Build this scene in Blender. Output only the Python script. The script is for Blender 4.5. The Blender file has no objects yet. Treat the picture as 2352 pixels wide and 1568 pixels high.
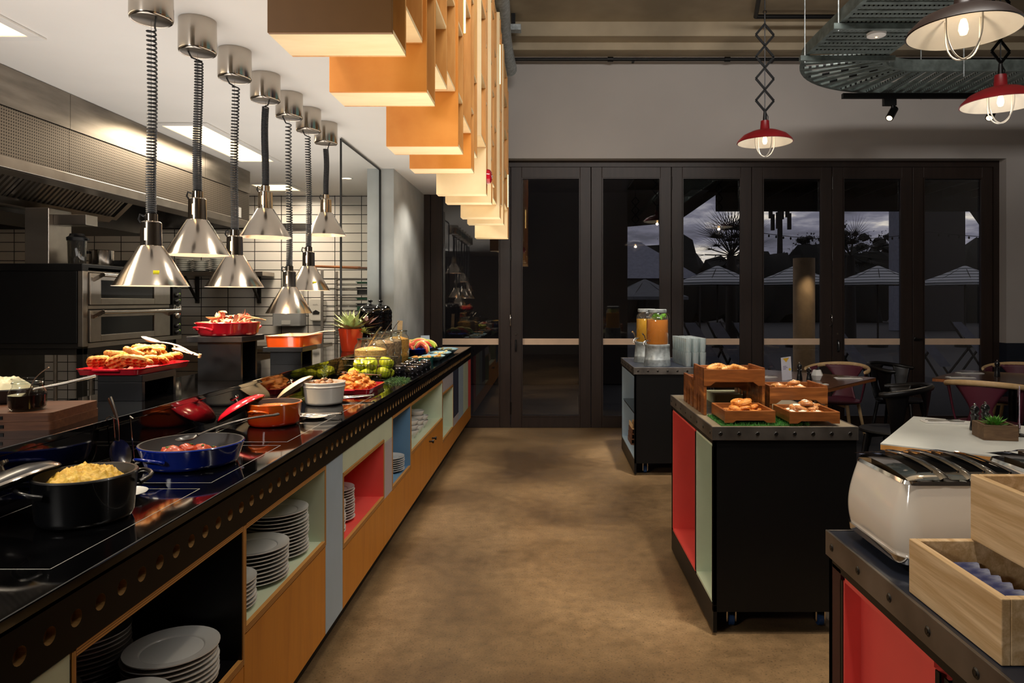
import bpy, bmesh, math, random
from mathutils import Vector, Matrix, noise, Euler
R = random.Random(11)
sc = bpy.context.scene
COL = sc.collection
PI = math.pi
FPX, CXP, CYP, CAMZ = 1600.0, 1260.0, 692.0, 1.42     # pinhole of the photograph (2352 x 1568)

# ------------------------------------------------------------------ camera
cam_d = bpy.data.cameras.new('camera'); cam = bpy.data.objects.new('camera', cam_d); COL.objects.link(cam)
cam.location = (0, 0, CAMZ); cam.rotation_euler = (PI/2, 0, 0)
cam_d.sensor_width = 36; cam_d.lens = FPX/2352*36
cam_d.shift_x = -(CXP-1176)/2352; cam_d.shift_y = -(784-CYP)/2352
cam_d.clip_start = .05; cam_d.clip_end = 500
sc.camera = cam
sc.view_settings.view_transform = 'Standard'
sc.view_settings.look = 'None'
sc.cycles.max_bounces = 6; sc.cycles.diffuse_bounces = 3; sc.cycles.glossy_bounces = 3
sc.cycles.transmission_bounces = 6; sc.cycles.transparent_max_bounces = 16
sc.cycles.caustics_reflective = False; sc.cycles.caustics_refractive = False
sc.cycles.sample_clamp_indirect = 4.0; sc.cycles.blur_glossy = .6
sc.cycles.use_denoising = True; sc.cycles.use_adaptive_sampling = True; sc.cycles.adaptive_threshold = .04

# ------------------------------------------------------------------ mesh builder
class MB:
    def __init__(s): s.v = []; s.f = []; s.mi = []; s.sm = []
    def add(s, vs, fs, m=0, smooth=False, T=None):
        n = len(s.v)
        for p in vs:
            p = Vector(p)
            s.v.append(tuple(T @ p) if T is not None else tuple(p))
        for f in fs:
            s.f.append(tuple(i+n for i in f)); s.mi.append(m); s.sm.append(smooth)
        return s
    def box(s, x0, x1, y0, y1, z0, z1, m=0, T=None):
        vs = [(x0,y0,z0),(x1,y0,z0),(x1,y1,z0),(x0,y1,z0),(x0,y0,z1),(x1,y0,z1),(x1,y1,z1),(x0,y1,z1)]
        fs = [(3,2,1,0),(4,5,6,7),(0,1,5,4),(1,2,6,5),(2,3,7,6),(3,0,4,7)]
        return s.add(vs, fs, m, False, T)
    def bar(s, a, b, w, h, m=0, up=(0,0,1)):          # box section beam from a to b
        a = Vector(a); b = Vector(b); d = (b-a).normalized(); up = Vector(up)
        if abs(d.dot(up)) > .98: up = Vector((0,1,0))
        sx = d.cross(up).normalized()*w/2; sz = sx.cross(d).normalized()*h/2
        vs = []
        for p in (a, b): vs += [p-sx-sz, p+sx-sz, p+sx+sz, p-sx+sz]
        fs = [(3,2,1,0),(4,5,6,7),(0,1,5,4),(1,2,6,5),(2,3,7,6),(3,0,4,7)]
        return s.add(vs, fs, m)
    def tube(s, path, r, n=8, m=0, closed=False, caps=True, flat=1.0):
        P = [Vector(p) for p in path]; N = len(P)
        rs = r if isinstance(r, (list, tuple)) else [r]*N
        vs = []; nrm = None
        for i, p in enumerate(P):
            if closed: t = (P[(i+1) % N]-P[i-1])
            else: t = P[min(i+1, N-1)]-P[max(i-1, 0)]
            if t.length < 1e-9: t = Vector((0,0,1))
            t.normalize()
            if nrm is None:
                nrm = t.orthogonal().normalized()
                if abs(t.z) < .99: nrm = (Vector((0,0,1))-t*t.z).normalized()
            nrm = (nrm-t*nrm.dot(t)); nrm.normalize()
            b = t.cross(nrm)
            for k in range(n):
                a = 2*PI*k/n
                vs.append(p+(nrm*math.cos(a)*flat+b*math.sin(a))*rs[i])
        fs = []
        for i in range(N if closed else N-1):
            j = (i+1) % N
            for k in range(n):
                l = (k+1) % n
                fs.append((i*n+k, i*n+l, j*n+l, j*n+k))
        if caps and not closed:
            fs.append(tuple(range(n))[::-1]); fs.append(tuple((N-1)*n+k for k in range(n)))
        return s.add(vs, fs, m, True)
    def lathe(s, prof, n=32, c=(0,0,0), sx=1, sy=1, m=0, T=None, a0=0, a1=2*PI):
        full = abs(a1-a0-2*PI) < 1e-6
        cnt = n if full else n+1
        vs = []; idx = []
        for (r, z) in prof:
            if r < 1e-6:
                idx.append([len(vs)]*cnt); vs.append((c[0], c[1], c[2]+z))
            else:
                row = []
                for k in range(cnt):
                    a = a0+(a1-a0)*k/n
                    row.append(len(vs)); vs.append((c[0]+r*math.cos(a)*sx, c[1]+r*math.sin(a)*sy, c[2]+z))
                idx.append(row)
        base = len(s.v)
        for i in range(len(prof)-1):
            mm = m[i] if isinstance(m, (list, tuple)) else m
            A, B = idx[i], idx[i+1]; fs = []
            for k in range(n):
                l = (k+1) % cnt if full else k+1
                q = []
                for x in (A[k], A[l], B[l], B[k]):
                    if x not in q: q.append(x)
                if len(q) >= 3: fs.append(tuple(x+base for x in q))
            s.f += fs; s.mi += [mm]*len(fs); s.sm += [True]*len(fs)
        for p in vs: s.v.append(tuple(T @ Vector(p)) if T is not None else p)
        return s
    def grid(s, fn, nu, nv, m=0, smooth=True, closed_u=False):
        vs = [fn(i/nu, j/nv) for j in range(nv+1) for i in range(nu+1)]
        W = nu+1
        fs = [(j*W+i, j*W+i+1, (j+1)*W+i+1, (j+1)*W+i) for j in range(nv) for i in range(nu)]
        return s.add(vs, fs, m, smooth)
    def prism(s, poly, ax, a0, a1, m=0, T=None):       # polygon in the two other axes extruded along ax
        def pt(p, a):
            if ax == 'x': return (a, p[0], p[1])
            if ax == 'y': return (p[0], a, p[1])
            return (p[0], p[1], a)
        n = len(poly)
        vs = [pt(p, a0) for p in poly]+[pt(p, a1) for p in poly]
        fs = [tuple(range(n))[::-1], tuple(range(n, 2*n))]+[(i, (i+1) % n, n+(i+1) % n, n+i) for i in range(n)]
        return s.add(vs, fs, m, False, T)
    def rrect(s, x0, x1, y0, y1, z0, z1, r, m=0, seg=5, draft=0.0, smooth=True):   # rounded-corner block
        def ring(z, d):
            out = []
            for (cx, cy, a) in ((x1-r, y1-r, 0), (x0+r, y1-r, PI/2), (x0+r, y0+r, PI), (x1-r, y0+r, 1.5*PI)):
                for k in range(seg+1):
                    t = a+PI/2*k/seg
                    px = cx+r*math.cos(t); py = cy+r*math.sin(t)
                    mx, my = (x0+x1)/2, (y0+y1)/2
                    out.append((mx+(px-mx)*d, my+(py-my)*d, z))
            return out
        a = ring(z0, 1-draft); b = ring(z1, 1)
        n = len(a)
        s.add(a+b, [(i, (i+1) % n, n+(i+1) % n, n+i) for i in range(n)], m, smooth)
        s.add(a, [tuple(range(n))[::-1]], m); s.add(b, [tuple(range(n))], m)
        return s
    def blob(s, c, rad, seed=0, amp=.18, freq=1.6, sub=2, m=0, T=None):
        bm = bmesh.new(); bmesh.ops.create_icosphere(bm, subdivisions=sub, radius=1.0)
        off = Vector((seed*7.31, seed*3.17, seed*1.93))
        vs = []
        for v in bm.verts:
            d = 1+amp*noise.noise(v.co*freq+off)*2
            vs.append((c[0]+v.co.x*rad[0]*d, c[1]+v.co.y*rad[1]*d, c[2]+v.co.z*rad[2]*d))
        fs = [tuple(x.index for x in f.verts) for f in bm.faces]
        bm.free()
        return s.add(vs, fs, m, True, T)
    def mesh(s, name, mats):
        me = bpy.data.meshes.new(name)
        me.from_pydata(s.v, [], s.f)
        if not isinstance(mats, (list, tuple)): mats = [mats]
        for x in mats: me.materials.append(x)
        me.polygons.foreach_set('material_index', s.mi)
        me.polygons.foreach_set('use_smooth', s.sm)
        bm = bmesh.new(); bm.from_mesh(me); bmesh.ops.recalc_face_normals(bm, faces=bm.faces); bm.to_mesh(me); bm.free()
        if any(s.sm):
            try: me.set_sharp_from_angle(angle=math.radians(42))
            except Exception: pass
        me.update()
        return me

def obj(name, mb, mats, parent=None, bev=0, label=None):
    o = bpy.data.objects.new(name, mb.mesh(name, mats)); COL.objects.link(o)
    if parent: o.parent = parent
    if bev:
        b = o.modifiers.new('edge', 'BEVEL'); b.width = bev; b.segments = 2; b.limit_method = 'ANGLE'; b.angle_limit = math.radians(50)
    if label: o['label'] = label
    return o
def tag(o, label, cat, group=None, kind=None):
    o['label'] = label; o['category'] = cat
    if group: o['group'] = group
    if kind: o['kind'] = kind
    return o
def thing(name, label, cat, loc=(0,0,0), rz=0, group=None):
    o = bpy.data.objects.new(name, None); COL.objects.link(o); o.empty_display_size = .05
    o.location = loc; o.rotation_euler = (0, 0, rz)
    return tag(o, label, cat, group)
def solo(name, mb, mats, label, cat, loc=(0,0,0), rz=0, group=None, kind=None, bev=0, rot=None):
    o = obj(name, mb, mats, None, bev); o.location = loc; o.rotation_euler = rot if rot else (0, 0, rz)
    return tag(o, label, cat, group, kind)
def struct(name, mb, mats, parent=None, bev=0):
    o = obj(name, mb, mats, parent, bev)
    if not parent: o['kind'] = 'structure'
    return o
def clone(src, loc, rot=None, label=None, scale=None, group=None):
    r = src.copy(); COL.objects.link(r); r.location = loc
    if rot is not None: r.rotation_euler = rot
    if scale is not None: r.scale = scale if isinstance(scale, (list, tuple)) else (scale,)*3
    if label: r['label'] = label
    if group: r['group'] = group
    for ch in list(src.children):
        c = ch.copy(); COL.objects.link(c); c.parent = r
        for g in list(ch.children):
            d = g.copy(); COL.objects.link(d); d.parent = c
    return r
ORD = 'zeroth first second third fourth fifth sixth seventh eighth ninth tenth eleventh twelfth thirteenth fourteenth fifteenth sixteenth seventeenth eighteenth nineteenth twentieth twenty-first twenty-second twenty-third twenty-fourth twenty-fifth twenty-sixth twenty-seventh twenty-eighth twenty-ninth thirtieth thirty-first thirty-second thirty-third thirty-fourth thirty-fifth thirty-sixth thirty-seventh thirty-eighth'.split()
def ordl(i, n):      # i from 0
    if n == 1: return 'single'
    if i == 0: return 'leftmost'
    if i == n-1: return 'rightmost'
    return ORD[i+1]+' from the left'
def ordt(i, n):      # i counted from the top
    if n == 1: return 'single'
    if i == 0: return 'topmost'
    if i == n-1: return 'lowest'
    return ORD[i+1]+' from the top'
def px(p): return CXP+p[0]*FPX/p[1]
def pile(protos, places, lab, group, base=(0,0,0), used=None):
    """places: (loc, rot, scale); labelled by their order from the left; first use takes the proto itself"""
    places = sorted(places, key=lambda q: px((q[0][0]+base[0], q[0][1]+base[1])))
    n = len(places); done = set()
    for i, (loc, rot, s) in enumerate(places):
        k = R.randrange(len(protos)) if i >= len(protos) else i
        p = protos[k]; loc = tuple(loc[j]+base[j] for j in range(3))
        L = lab.format(ordl(i, n))
        if k not in done:
            done.add(k); p.location = loc; p.rotation_euler = rot; p.scale = (s, s, s); p['label'] = L; p['group'] = group
        else: clone(p, loc, rot, L, s, group)
    return places

# ------------------------------------------------------------------ materials
def nt(name):
    m = bpy.data.materials.new(name); m.use_nodes = True
    t = m.node_tree; b = t.nodes['Principled BSDF']
    return m, t, b
def N(t, typ, **kw):
    n = t.nodes.new(typ)
    for k, v in kw.items():
        if k in n.inputs: n.inputs[k].default_value = v
        else: setattr(n, k, v)
    return n
def lin(c):          # sRGB 0-255 triple to linear
    return tuple(((x/255)/12.92 if x/255 <= .04045 else ((x/255+.055)/1.055)**2.4) for x in c)+(1,)
def ramp(t, fac, stops):
    r = t.nodes.new('ShaderNodeValToRGB'); e = r.color_ramp.elements
    while len(e) < len(stops): e.new(.5)
    for i, (p, c) in enumerate(stops): e[i].position = p; e[i].color = c
    t.links.new(fac, r.inputs['Fac']); return r
def M(name, c, rough=.5, metal=0.0, var=.08, vs=8.0, bump=0.0, bs=60.0, spec=.5, coat=0.0, c2=None, rv=0.0, stretch=(1,1,1), em=None, es=0.0):
    m, t, b = nt(name)
    col = lin(c)
    tc = N(t, 'ShaderNodeTexCoord'); mp = N(t, 'ShaderNodeMapping'); mp.inputs['Scale'].default_value = stretch
    t.links.new(tc.outputs['Object'], mp.inputs['Vector'])
    if var > 0 or c2:
        no = N(t, 'ShaderNodeTexNoise', Scale=vs, Detail=4.0); t.links.new(mp.outputs[0], no.inputs['Vector'])
        d = lin(c2) if c2 else tuple(x*(1-var*2.2) for x in col[:3])+(1,)
        u = col if c2 else tuple(min(1, x*(1+var)) for x in col[:3])+(1,)
        r = ramp(t, no.outputs['Fac'], [(.32, d), (.68, u)])
        t.links.new(r.outputs[0], b.inputs['Base Color'])
        if rv:
            mr = N(t, 'ShaderNodeMapRange'); mr.inputs['To Min'].default_value = max(0, rough-rv); mr.inputs['To Max'].default_value = min(1, rough+rv)
            t.links.new(no.outputs['Fac'], mr.inputs['Value']); t.links.new(mr.outputs[0], b.inputs['Roughness'])
    else: b.inputs['Base Color'].default_value = col
    if not rv: b.inputs['Roughness'].default_value = rough
    b.inputs['Metallic'].default_value = metal
    b.inputs['Specular IOR Level'].default_value = spec
    if coat: b.inputs['Coat Weight'].default_value = coat; b.inputs['Coat Roughness'].default_value = .05
    if bump:
        n2 = N(t, 'ShaderNodeTexNoise', Scale=bs, Detail=5.0); t.links.new(mp.outputs[0], n2.inputs['Vector'])
        bp = N(t, 'ShaderNodeBump', Strength=bump, Distance=.01); t.links.new(n2.outputs['Fac'], bp.inputs['Height']); t.links.new(bp.outputs[0], b.inputs['Normal'])
    if em: b.inputs['Emission Color'].default_value = lin(em); b.inputs['Emission Strength'].default_value = es
    return m
def EM(name, c, s):
    m, t, b = nt(name); b.inputs['Base Color'].default_value = lin(c); b.inputs['Emission Color'].default_value = lin(c); b.inputs['Emission Strength'].default_value = s
    return m
def WOOD(name, c1, c2, stretch=(1,12,12), sc_=2.2, rough=.45, coat=0.0, fig=1.0):
    m, t, b = nt(name)
    tc = N(t, 'ShaderNodeTexCoord'); mp = N(t, 'ShaderNodeMapping'); mp.inputs['Scale'].default_value = stretch
    t.links.new(tc.outputs['Object'], mp.inputs['Vector'])
    n1 = N(t, 'ShaderNodeTexNoise', Scale=sc_, Detail=6.0, Distortion=1.2*fig); t.links.new(mp.outputs[0], n1.inputs['Vector'])
    w = N(t, 'ShaderNodeMath', operation='MULTIPLY'); w.inputs[1].default_value = 9.0*fig; t.links.new(n1.outputs['Fac'], w.inputs[0])
    s = N(t, 'ShaderNodeMath', operation='SINE'); t.links.new(w.outputs[0], s.inputs[0])
    mr = N(t, 'ShaderNodeMapRange'); mr.inputs['From Min'].default_value = -1; t.links.new(s.outputs[0], mr.inputs['Value'])
    n2 = N(t, 'ShaderNodeTexNoise', Scale=sc_*7, Detail=3.0); t.links.new(mp.outputs[0], n2.inputs['Vector'])
    mx = N(t, 'ShaderNodeMath', operation='MULTIPLY_ADD'); mx.inputs[1].default_value = .55; t.links.new(mr.outputs[0], mx.inputs[0])
    h = N(t, 'ShaderNodeMath', operation='MULTIPLY'); h.inputs[1].default_value = .45; t.links.new(n2.outputs['Fac'], h.inputs[0]); t.links.new(h.outputs[0], mx.inputs[2])
    r = ramp(t, mx.outputs[0], [(.15, lin(c1)), (.8, lin(c2))])
    t.links.new(r.outputs[0], b.inputs['Base Color']); b.inputs['Roughness'].default_value = rough
    if coat: b.inputs['Coat Weight'].default_value = coat; b.inputs['Coat Roughness'].default_value = .12
    return m
def THIN(name, tint=(235,240,238), f0=.06, edge=.8, white=0.0):      # thin clear glass sheet: see-through with mirror reflection
    m, t, b = nt(name); t.nodes.remove(b); out = t.nodes['Material Output']
    lw = N(t, 'ShaderNodeLayerWeight', Blend=.5)
    p = N(t, 'ShaderNodeMath', operation='POWER'); p.inputs[1].default_value = 5 if white == 0 else 3; t.links.new(lw.outputs['Facing'], p.inputs[0])
    q = N(t, 'ShaderNodeMath', operation='MULTIPLY_ADD'); q.inputs[1].default_value = edge; q.inputs[2].default_value = f0; t.links.new(p.outputs[0], q.inputs[0])
    tr = N(t, 'ShaderNodeBsdfTransparent'); tr.inputs[0].default_value = lin(tint)
    gl = N(t, 'ShaderNodeBsdfGlossy', Roughness=.02); gl.inputs[0].default_value = (.95, .95, .95, 1)
    mx = N(t, 'ShaderNodeMixShader'); t.links.new(q.outputs[0], mx.inputs[0]); t.links.new(tr.outputs[0], mx.inputs[1]); t.links.new(gl.outputs[0], mx.inputs[2])
    res = mx
    if white:
        df = N(t, 'ShaderNodeBsdfDiffuse'); df.inputs[0].default_value = (.8, .85, .86, 1)
        m2 = N(t, 'ShaderNodeMixShader', Fac=white); t.links.new(mx.outputs[0], m2.inputs[1]); t.links.new(df.outputs[0], m2.inputs[2]); res = m2
    t.links.new(res.outputs[0], out.inputs[0])
    return m
def stripes(name, c1, c2, freq, axis='Z', duty=.5, rough=.6):
    m, t, b = nt(name)
    tc = N(t, 'ShaderNodeTexCoord'); sp = N(t, 'ShaderNodeSeparateXYZ'); t.links.new(tc.outputs['Object'], sp.inputs[0])
    k = N(t, 'ShaderNodeMath', operation='MULTIPLY'); k.inputs[1].default_value = freq; t.links.new(sp.outputs[axis], k.inputs[0])
    f = N(t, 'ShaderNodeMath', operation='FRACT'); t.links.new(k.outputs[0], f.inputs[0])
    g = N(t, 'ShaderNodeMath', operation='LESS_THAN'); g.inputs[1].default_value = duty; t.links.new(f.outputs[0], g.inputs[0])
    mx = N(t, 'ShaderNodeMix', data_type='RGBA'); t.links.new(g.outputs[0], mx.inputs['Factor'])
    mx.inputs['A'].default_value = lin(c2); mx.inputs['B'].default_value = lin(c1)
    for i in mx.inputs:
        if i.type == 'RGBA': i.default_value = lin(c2) if i.name == 'A' else lin(c1)
    o = [x for x in mx.outputs if x.type == 'RGBA'][0]
    t.links.new(o, b.inputs['Base Color']); b.inputs['Roughness'].default_value = rough
    return m
MT = {}
MT['steel'] = M('brushed_steel', (172,164,154), .32, 1, .05, 2, rv=.06, stretch=(1,5,5))
MT['steel_v'] = M('brushed_hood_steel', (150,142,132), .36, 1, .16, 2.5, rv=.1, stretch=(6,1,6))
MT['chrome'] = M('polished_nickel', (182,174,164), .16, 1, .04, 5, rv=.06)
MT['chrome_s'] = M('bright_chrome', (215,215,215), .06, 1, 0)
MT['dark_steel'] = M('dark_steel', (70,68,66), .4, 1, .1, 5)
MT['gal'] = M('galvanised_steel', (176,184,186), .4, .45, .16, 30, rv=.1)
MT['tray_gal'] = M('galvanised_tray', (120,131,128), .42, .55, .2, 12)
MT['stripsteel'] = M('mill_steel_strip', (134,128,122), .42, .9, .2, 6, rv=.12)
MT['black'] = M('black_laminate', (9,9,10), .42, 0, .1, 4, spec=.3)
MT['blackgloss'] = M('black_gloss_stone', (7,7,8), .055, 0, .2, 12, rv=.03, spec=.6)
MT['blackmetal'] = M('black_metal', (16,15,16), .38, .3, .1, 5)
MT['blackrub'] = M('black_rubber', (20,21,24), .45, 0, .05)
MT['iron'] = M('black_enamel', (14,15,18), .3, 0, .1, 8, coat=.3)
MT['ironin'] = M('matt_black_enamel', (58,56,56), .6, 0, .1, 8)
MT['white'] = M('white_paint', (226,223,218), .65, 0, .03, 2)
MT['ceilw'] = M('white_ceiling_paint', (232,228,222), .7, 0, .02, 1.5)
MT['china'] = M('white_china', (228,228,224), .16, 0, .02, 3, coat=.3)
MT['plyf'] = WOOD('yellow_ply_face', (176,106,20), (206,134,40), (9,9,.7), 1.6, .42, fig=.5)
MT['plybox'] = WOOD('birch_ply', (196,132,62), (222,162,90), (8,1.0,1.0), 2.0, .5, fig=.7)
MT['plyamber'] = WOOD('amber_ply', (208,128,44), (226,152,66), (1.0,8,1.0), 2.0, .5, fig=.7)
MT['plypale'] = WOOD('pale_ply', (236,204,150), (248,224,178), (1.0,4,1.0), 2.2, .5, fig=.6)
MT['plyedge'] = stripes('ply_edge', (200,146,76), (112,66,24), 190, 'Z', .62)
MT['plyedge_v'] = stripes('ply_edge_upright', (200,146,76), (112,66,24), 190, 'Y', .62)
MT['green'] = M('pale_green_laminate', (204,216,190), .5, 0, .02)
MT['blue'] = M('pale_blue_laminate', (166,188,206), .5, 0, .02)
MT['midblue'] = M('mid_blue_laminate', (104,146,182), .5, 0, .02)
MT['lilac'] = M('lilac_laminate', (184,180,186), .5, 0, .02)
MT['navy'] = M('navy_laminate', (40,52,78), .5, 0, .03)
MT['coral'] = M('coral_red_laminate', (232,84,76), .5, 0, .02)
MT['teal'] = M('teal_laminate', (122,178,182), .5, 0, .03)
MT['teak'] = WOOD('oiled_acacia', (104,54,22), (208,130,62), (10,1.5,10), 1.5, .4, coat=.15)
MT['teak2'] = WOOD('oiled_acacia_lengthwise', (114,64,28), (190,116,58), (1.3,10,10), 1.5, .4, coat=.15)
MT['ash'] = WOOD('pale_ash', (192,154,104), (240,212,170), (22,1.1,22), 2.0, .55, fig=.8)
MT['cartnavy'] = M('dark_navy_top', (33,38,50), .35, 0, .05)
MT['walnut'] = WOOD('dark_chopping_board', (84,50,32), (142,94,62), (1.2,9,9), 1.6, .5)
MT['tabletop'] = WOOD('brown_table_top', (72,44,30), (104,66,44), (6,1,6), 1.2, .22, coat=.3)
MT['pine'] = WOOD('pale_bentwood', (206,170,120), (232,204,160), (3,3,3), 2, .5)
MT['barkbox'] = WOOD('weathered_planter_wood', (90,66,44), (132,104,74), (1.5,10,10), 2, .7)
MT['whitetop'] = M('white_table_laminate', (214,216,208), .3, 0, .02)
MT['purple'] = M('plum_shell', (92,36,52), .5, 0, .05)
MT['red'] = M('red_enamel', (198,26,46), .16, 0, .08, 5, coat=.5)
MT['redmatt'] = M('deep_red_lamp_enamel', (128,16,24), .4, 0, .06)
MT['darkshade'] = M('dark_lamp_enamel', (40,28,26), .4, 0, .06)
MT['whitein'] = M('white_lamp_enamel', (228,224,214), .4, 0, .04)
MT['orange'] = M('orange_enamel', (236,92,30), .18, 0, .1, 5, coat=.5)
MT['ivory'] = M('ivory_enamel', (240,222,190), .25, 0, .05)
MT['cobalt'] = M('cobalt_enamel', (14,40,140), .14, 0, .1, 5, coat=.6)
MT['whiteenamel'] = M('white_enamel', (236,232,222), .18, 0, .02, coat=.4)
MT['cream'] = M('cream_white_gloss', (232,222,208), .12, 0, .01, coat=.6)
MT['planter'] = M('orange_red_ceramic', (236,76,40), .2, 0, .03, coat=.4)
MT['spoonw'] = WOOD('pale_beech', (226,190,140), (244,220,180), (2,8,8), 2, .5)
MT['steelspoon'] = M('satin_cutlery', (196,192,186), .2, 1, .05)
MT['glass'] = THIN('clear_glass', (244,247,246), .05, .75)
MT['jarglass'] = THIN('jar_glass', (240,246,244), .06, .9, white=.02)
MT['tumbler'] = THIN('tumbler_glass', (226,236,236), .14, .9, white=.22)
MT['doorglass'] = THIN('tinted_door_glass', (212,206,200), .095, .85)
MT['tinted'] = THIN('smoked_shelf_glass', (110,130,140), .12, .8)
MT['brown'] = M('dark_brown_joinery', (44,31,25), .5, 0, .12, 4, stretch=(6,6,.6))
MT['concwall'] = M('rendered_grey_wall', (176,180,180), .75, 0, .12, 2.2, bump=.05, bs=12)
MT['concceil'] = M('raw_concrete_soffit', (168,154,130), .85, 0, .14, 1.4, bump=.06, bs=20)
MT['greypaint'] = M('grey_white_wall', (178,172,167), .8, 0, .05, .7)
MT['navywall'] = M('navy_wall_paint', (22,30,44), .5, 0, .05)
MT['frost'] = M('frosted_band', (226,196,168), .7, 0, .03, em=(226,196,168), es=0.0)
MT['carpet'] = M('dark_patterned_carpet', (24,28,34), .95, 0, .2, 3, c2=(62,56,58), bump=.2, bs=300)
MT['yellow'] = M('yellow_sticker', (226,216,20), .5, 0, 0)
MT['bulb'] = EM('warm_bulb', (255,206,140), 7)
MT['bulbface'] = EM('heat_bulb', (255,214,160), 9)
MT['ledpanel'] = EM('ceiling_panel_diffuser', (255,226,176), 2.2)
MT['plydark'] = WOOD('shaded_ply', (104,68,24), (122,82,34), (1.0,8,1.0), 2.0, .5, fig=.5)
MT['rail'] = M('matt_black_rail', (4,4,4), .4, 0, .1, 4, spec=.1)
MT['spotlens'] = EM('spotlight_lens', (255,226,180), 3)
MT['led'] = EM('led_strip', (255,206,120), 6)
MT['downl'] = EM('downlight_lens', (255,232,196), 8)
# ------------------------------------------------------------------ special surfaces
def floor_mat():
    m, t, b = nt('polished_concrete_floor')
    tc = N(t, 'ShaderNodeTexCoord')
    n1 = N(t, 'ShaderNodeTexNoise', Scale=.9, Detail=6.0, Distortion=.4); t.links.new(tc.outputs['Object'], n1.inputs['Vector'])
    n2 = N(t, 'ShaderNodeTexNoise', Scale=14.0, Detail=8.0, Roughness=.7); t.links.new(tc.outputs['Object'], n2.inputs['Vector'])
    n3 = N(t, 'ShaderNodeTexNoise', Scale=120.0, Detail=4.0); t.links.new(tc.outputs['Object'], n3.inputs['Vector'])
    r1 = ramp(t, n1.outputs['Fac'], [(.32, lin((88,68,46))), (.5, lin((134,108,76))), (.68, lin((172,142,104)))])
    r2 = ramp(t, n2.outputs['Fac'], [(.3, (.62,.62,.62,1)), (.7, (1.08,1.08,1.08,1))])
    r3 = ramp(t, n3.outputs['Fac'], [(.30, (.35,.35,.35,1)), (.42, (.95,.95,.95,1)), (.66, (1,1,1,1)), (.76, (1.4,1.4,1.4,1))])
    def mul(a, c):
        mx = N(t, 'ShaderNodeMix', data_type='RGBA', blend_type='MULTIPLY')
        mx.inputs[0].default_value = 1.0
        ins = [i for i in mx.inputs if i.type == 'RGBA']
        t.links.new(a, ins[0]); t.links.new(c, ins[1]); return [o for o in mx.outputs if o.type == 'RGBA'][0]
    c = mul(mul(r1.outputs[0], r2.outputs[0]), r3.outputs[0])
    t.links.new(c, b.inputs['Base Color'])
    mr = N(t, 'ShaderNodeMapRange'); mr.inputs['To Min'].default_value = .28; mr.inputs['To Max'].default_value = .5
    t.links.new(n2.outputs['Fac'], mr.inputs['Value']); t.links.new(mr.outputs[0], b.inputs['Roughness'])
    bp = N(t, 'ShaderNodeBump', Strength=.12, Distance=.01); t.links.new(n3.outputs['Fac'], bp.inputs['Height']); t.links.new(bp.outputs[0], b.inputs['Normal'])
    b.inputs['Specular IOR Level'].default_value = .4
    return m
def tile_mat():
    m, t, b = nt('white_stacked_tiles')
    tc = N(t, 'ShaderNodeTexCoord'); sp = N(t, 'ShaderNodeSeparateXYZ'); t.links.new(tc.outputs['Object'], sp.inputs[0])
    cb = N(t, 'ShaderNodeCombineXYZ'); t.links.new(sp.outputs['X'], cb.inputs['X']); t.links.new(sp.outputs['Z'], cb.inputs['Y'])
    br = N(t, 'ShaderNodeTexBrick', offset=0.0, squash=1.0); t.links.new(cb.outputs[0], br.inputs['Vector'])
    br.inputs['Scale'].default_value = 1.0; br.inputs['Brick Width'].default_value = .303; br.inputs['Row Height'].default_value = .1045
    br.inputs['Mortar Size'].default_value = .0045; br.inputs['Mortar Smooth'].default_value = .1
    br.inputs['Color1'].default_value = lin((226,220,212)); br.inputs['Color2'].default_value = lin((220,214,206)); br.inputs['Mortar'].default_value = lin((34,30,28))
    t.links.new(br.outputs['Color'], b.inputs['Base Color']); b.inputs['Roughness'].default_value = .22
    return m
def perf_mat():
    m, t, b = nt('perforated_steel')
    tc = N(t, 'ShaderNodeTexCoord'); sp = N(t, 'ShaderNodeSeparateXYZ'); t.links.new(tc.outputs['Object'], sp.inputs[0])
    d2 = []
    for ax in ('Y', 'Z'):
        k = N(t, 'ShaderNodeMath', operation='MULTIPLY'); k.inputs[1].default_value = 62 if ax == 'Y' else 62; t.links.new(sp.outputs[ax], k.inputs[0])
        f = N(t, 'ShaderNodeMath', operation='FRACT'); t.links.new(k.outputs[0], f.inputs[0])
        s = N(t, 'ShaderNodeMath', operation='SUBTRACT'); s.inputs[1].default_value = .5; t.links.new(f.outputs[0], s.inputs[0])
        p = N(t, 'ShaderNodeMath', operation='POWER'); p.inputs[1].default_value = 2; t.links.new(s.outputs[0], p.inputs[0]); d2.append(p)
    a = N(t, 'ShaderNodeMath', operation='ADD'); t.links.new(d2[0].outputs[0], a.inputs[0]); t.links.new(d2[1].outputs[0], a.inputs[1])
    g = N(t, 'ShaderNodeMath', operation='LESS_THAN'); g.inputs[1].default_value = .07; t.links.new(a.outputs[0], g.inputs[0])
    r = ramp(t, g.outputs[0], [(0, lin((128,118,106))), (1, lin((44,38,34)))])
    t.links.new(r.outputs[0], b.inputs['Base Color']); b.inputs['Metallic'].default_value = .85; b.inputs['Roughness'].default_value = .42
    return m
MT['floor'] = floor_mat(); MT['tile'] = tile_mat(); MT['perf'] = perf_mat()

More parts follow.
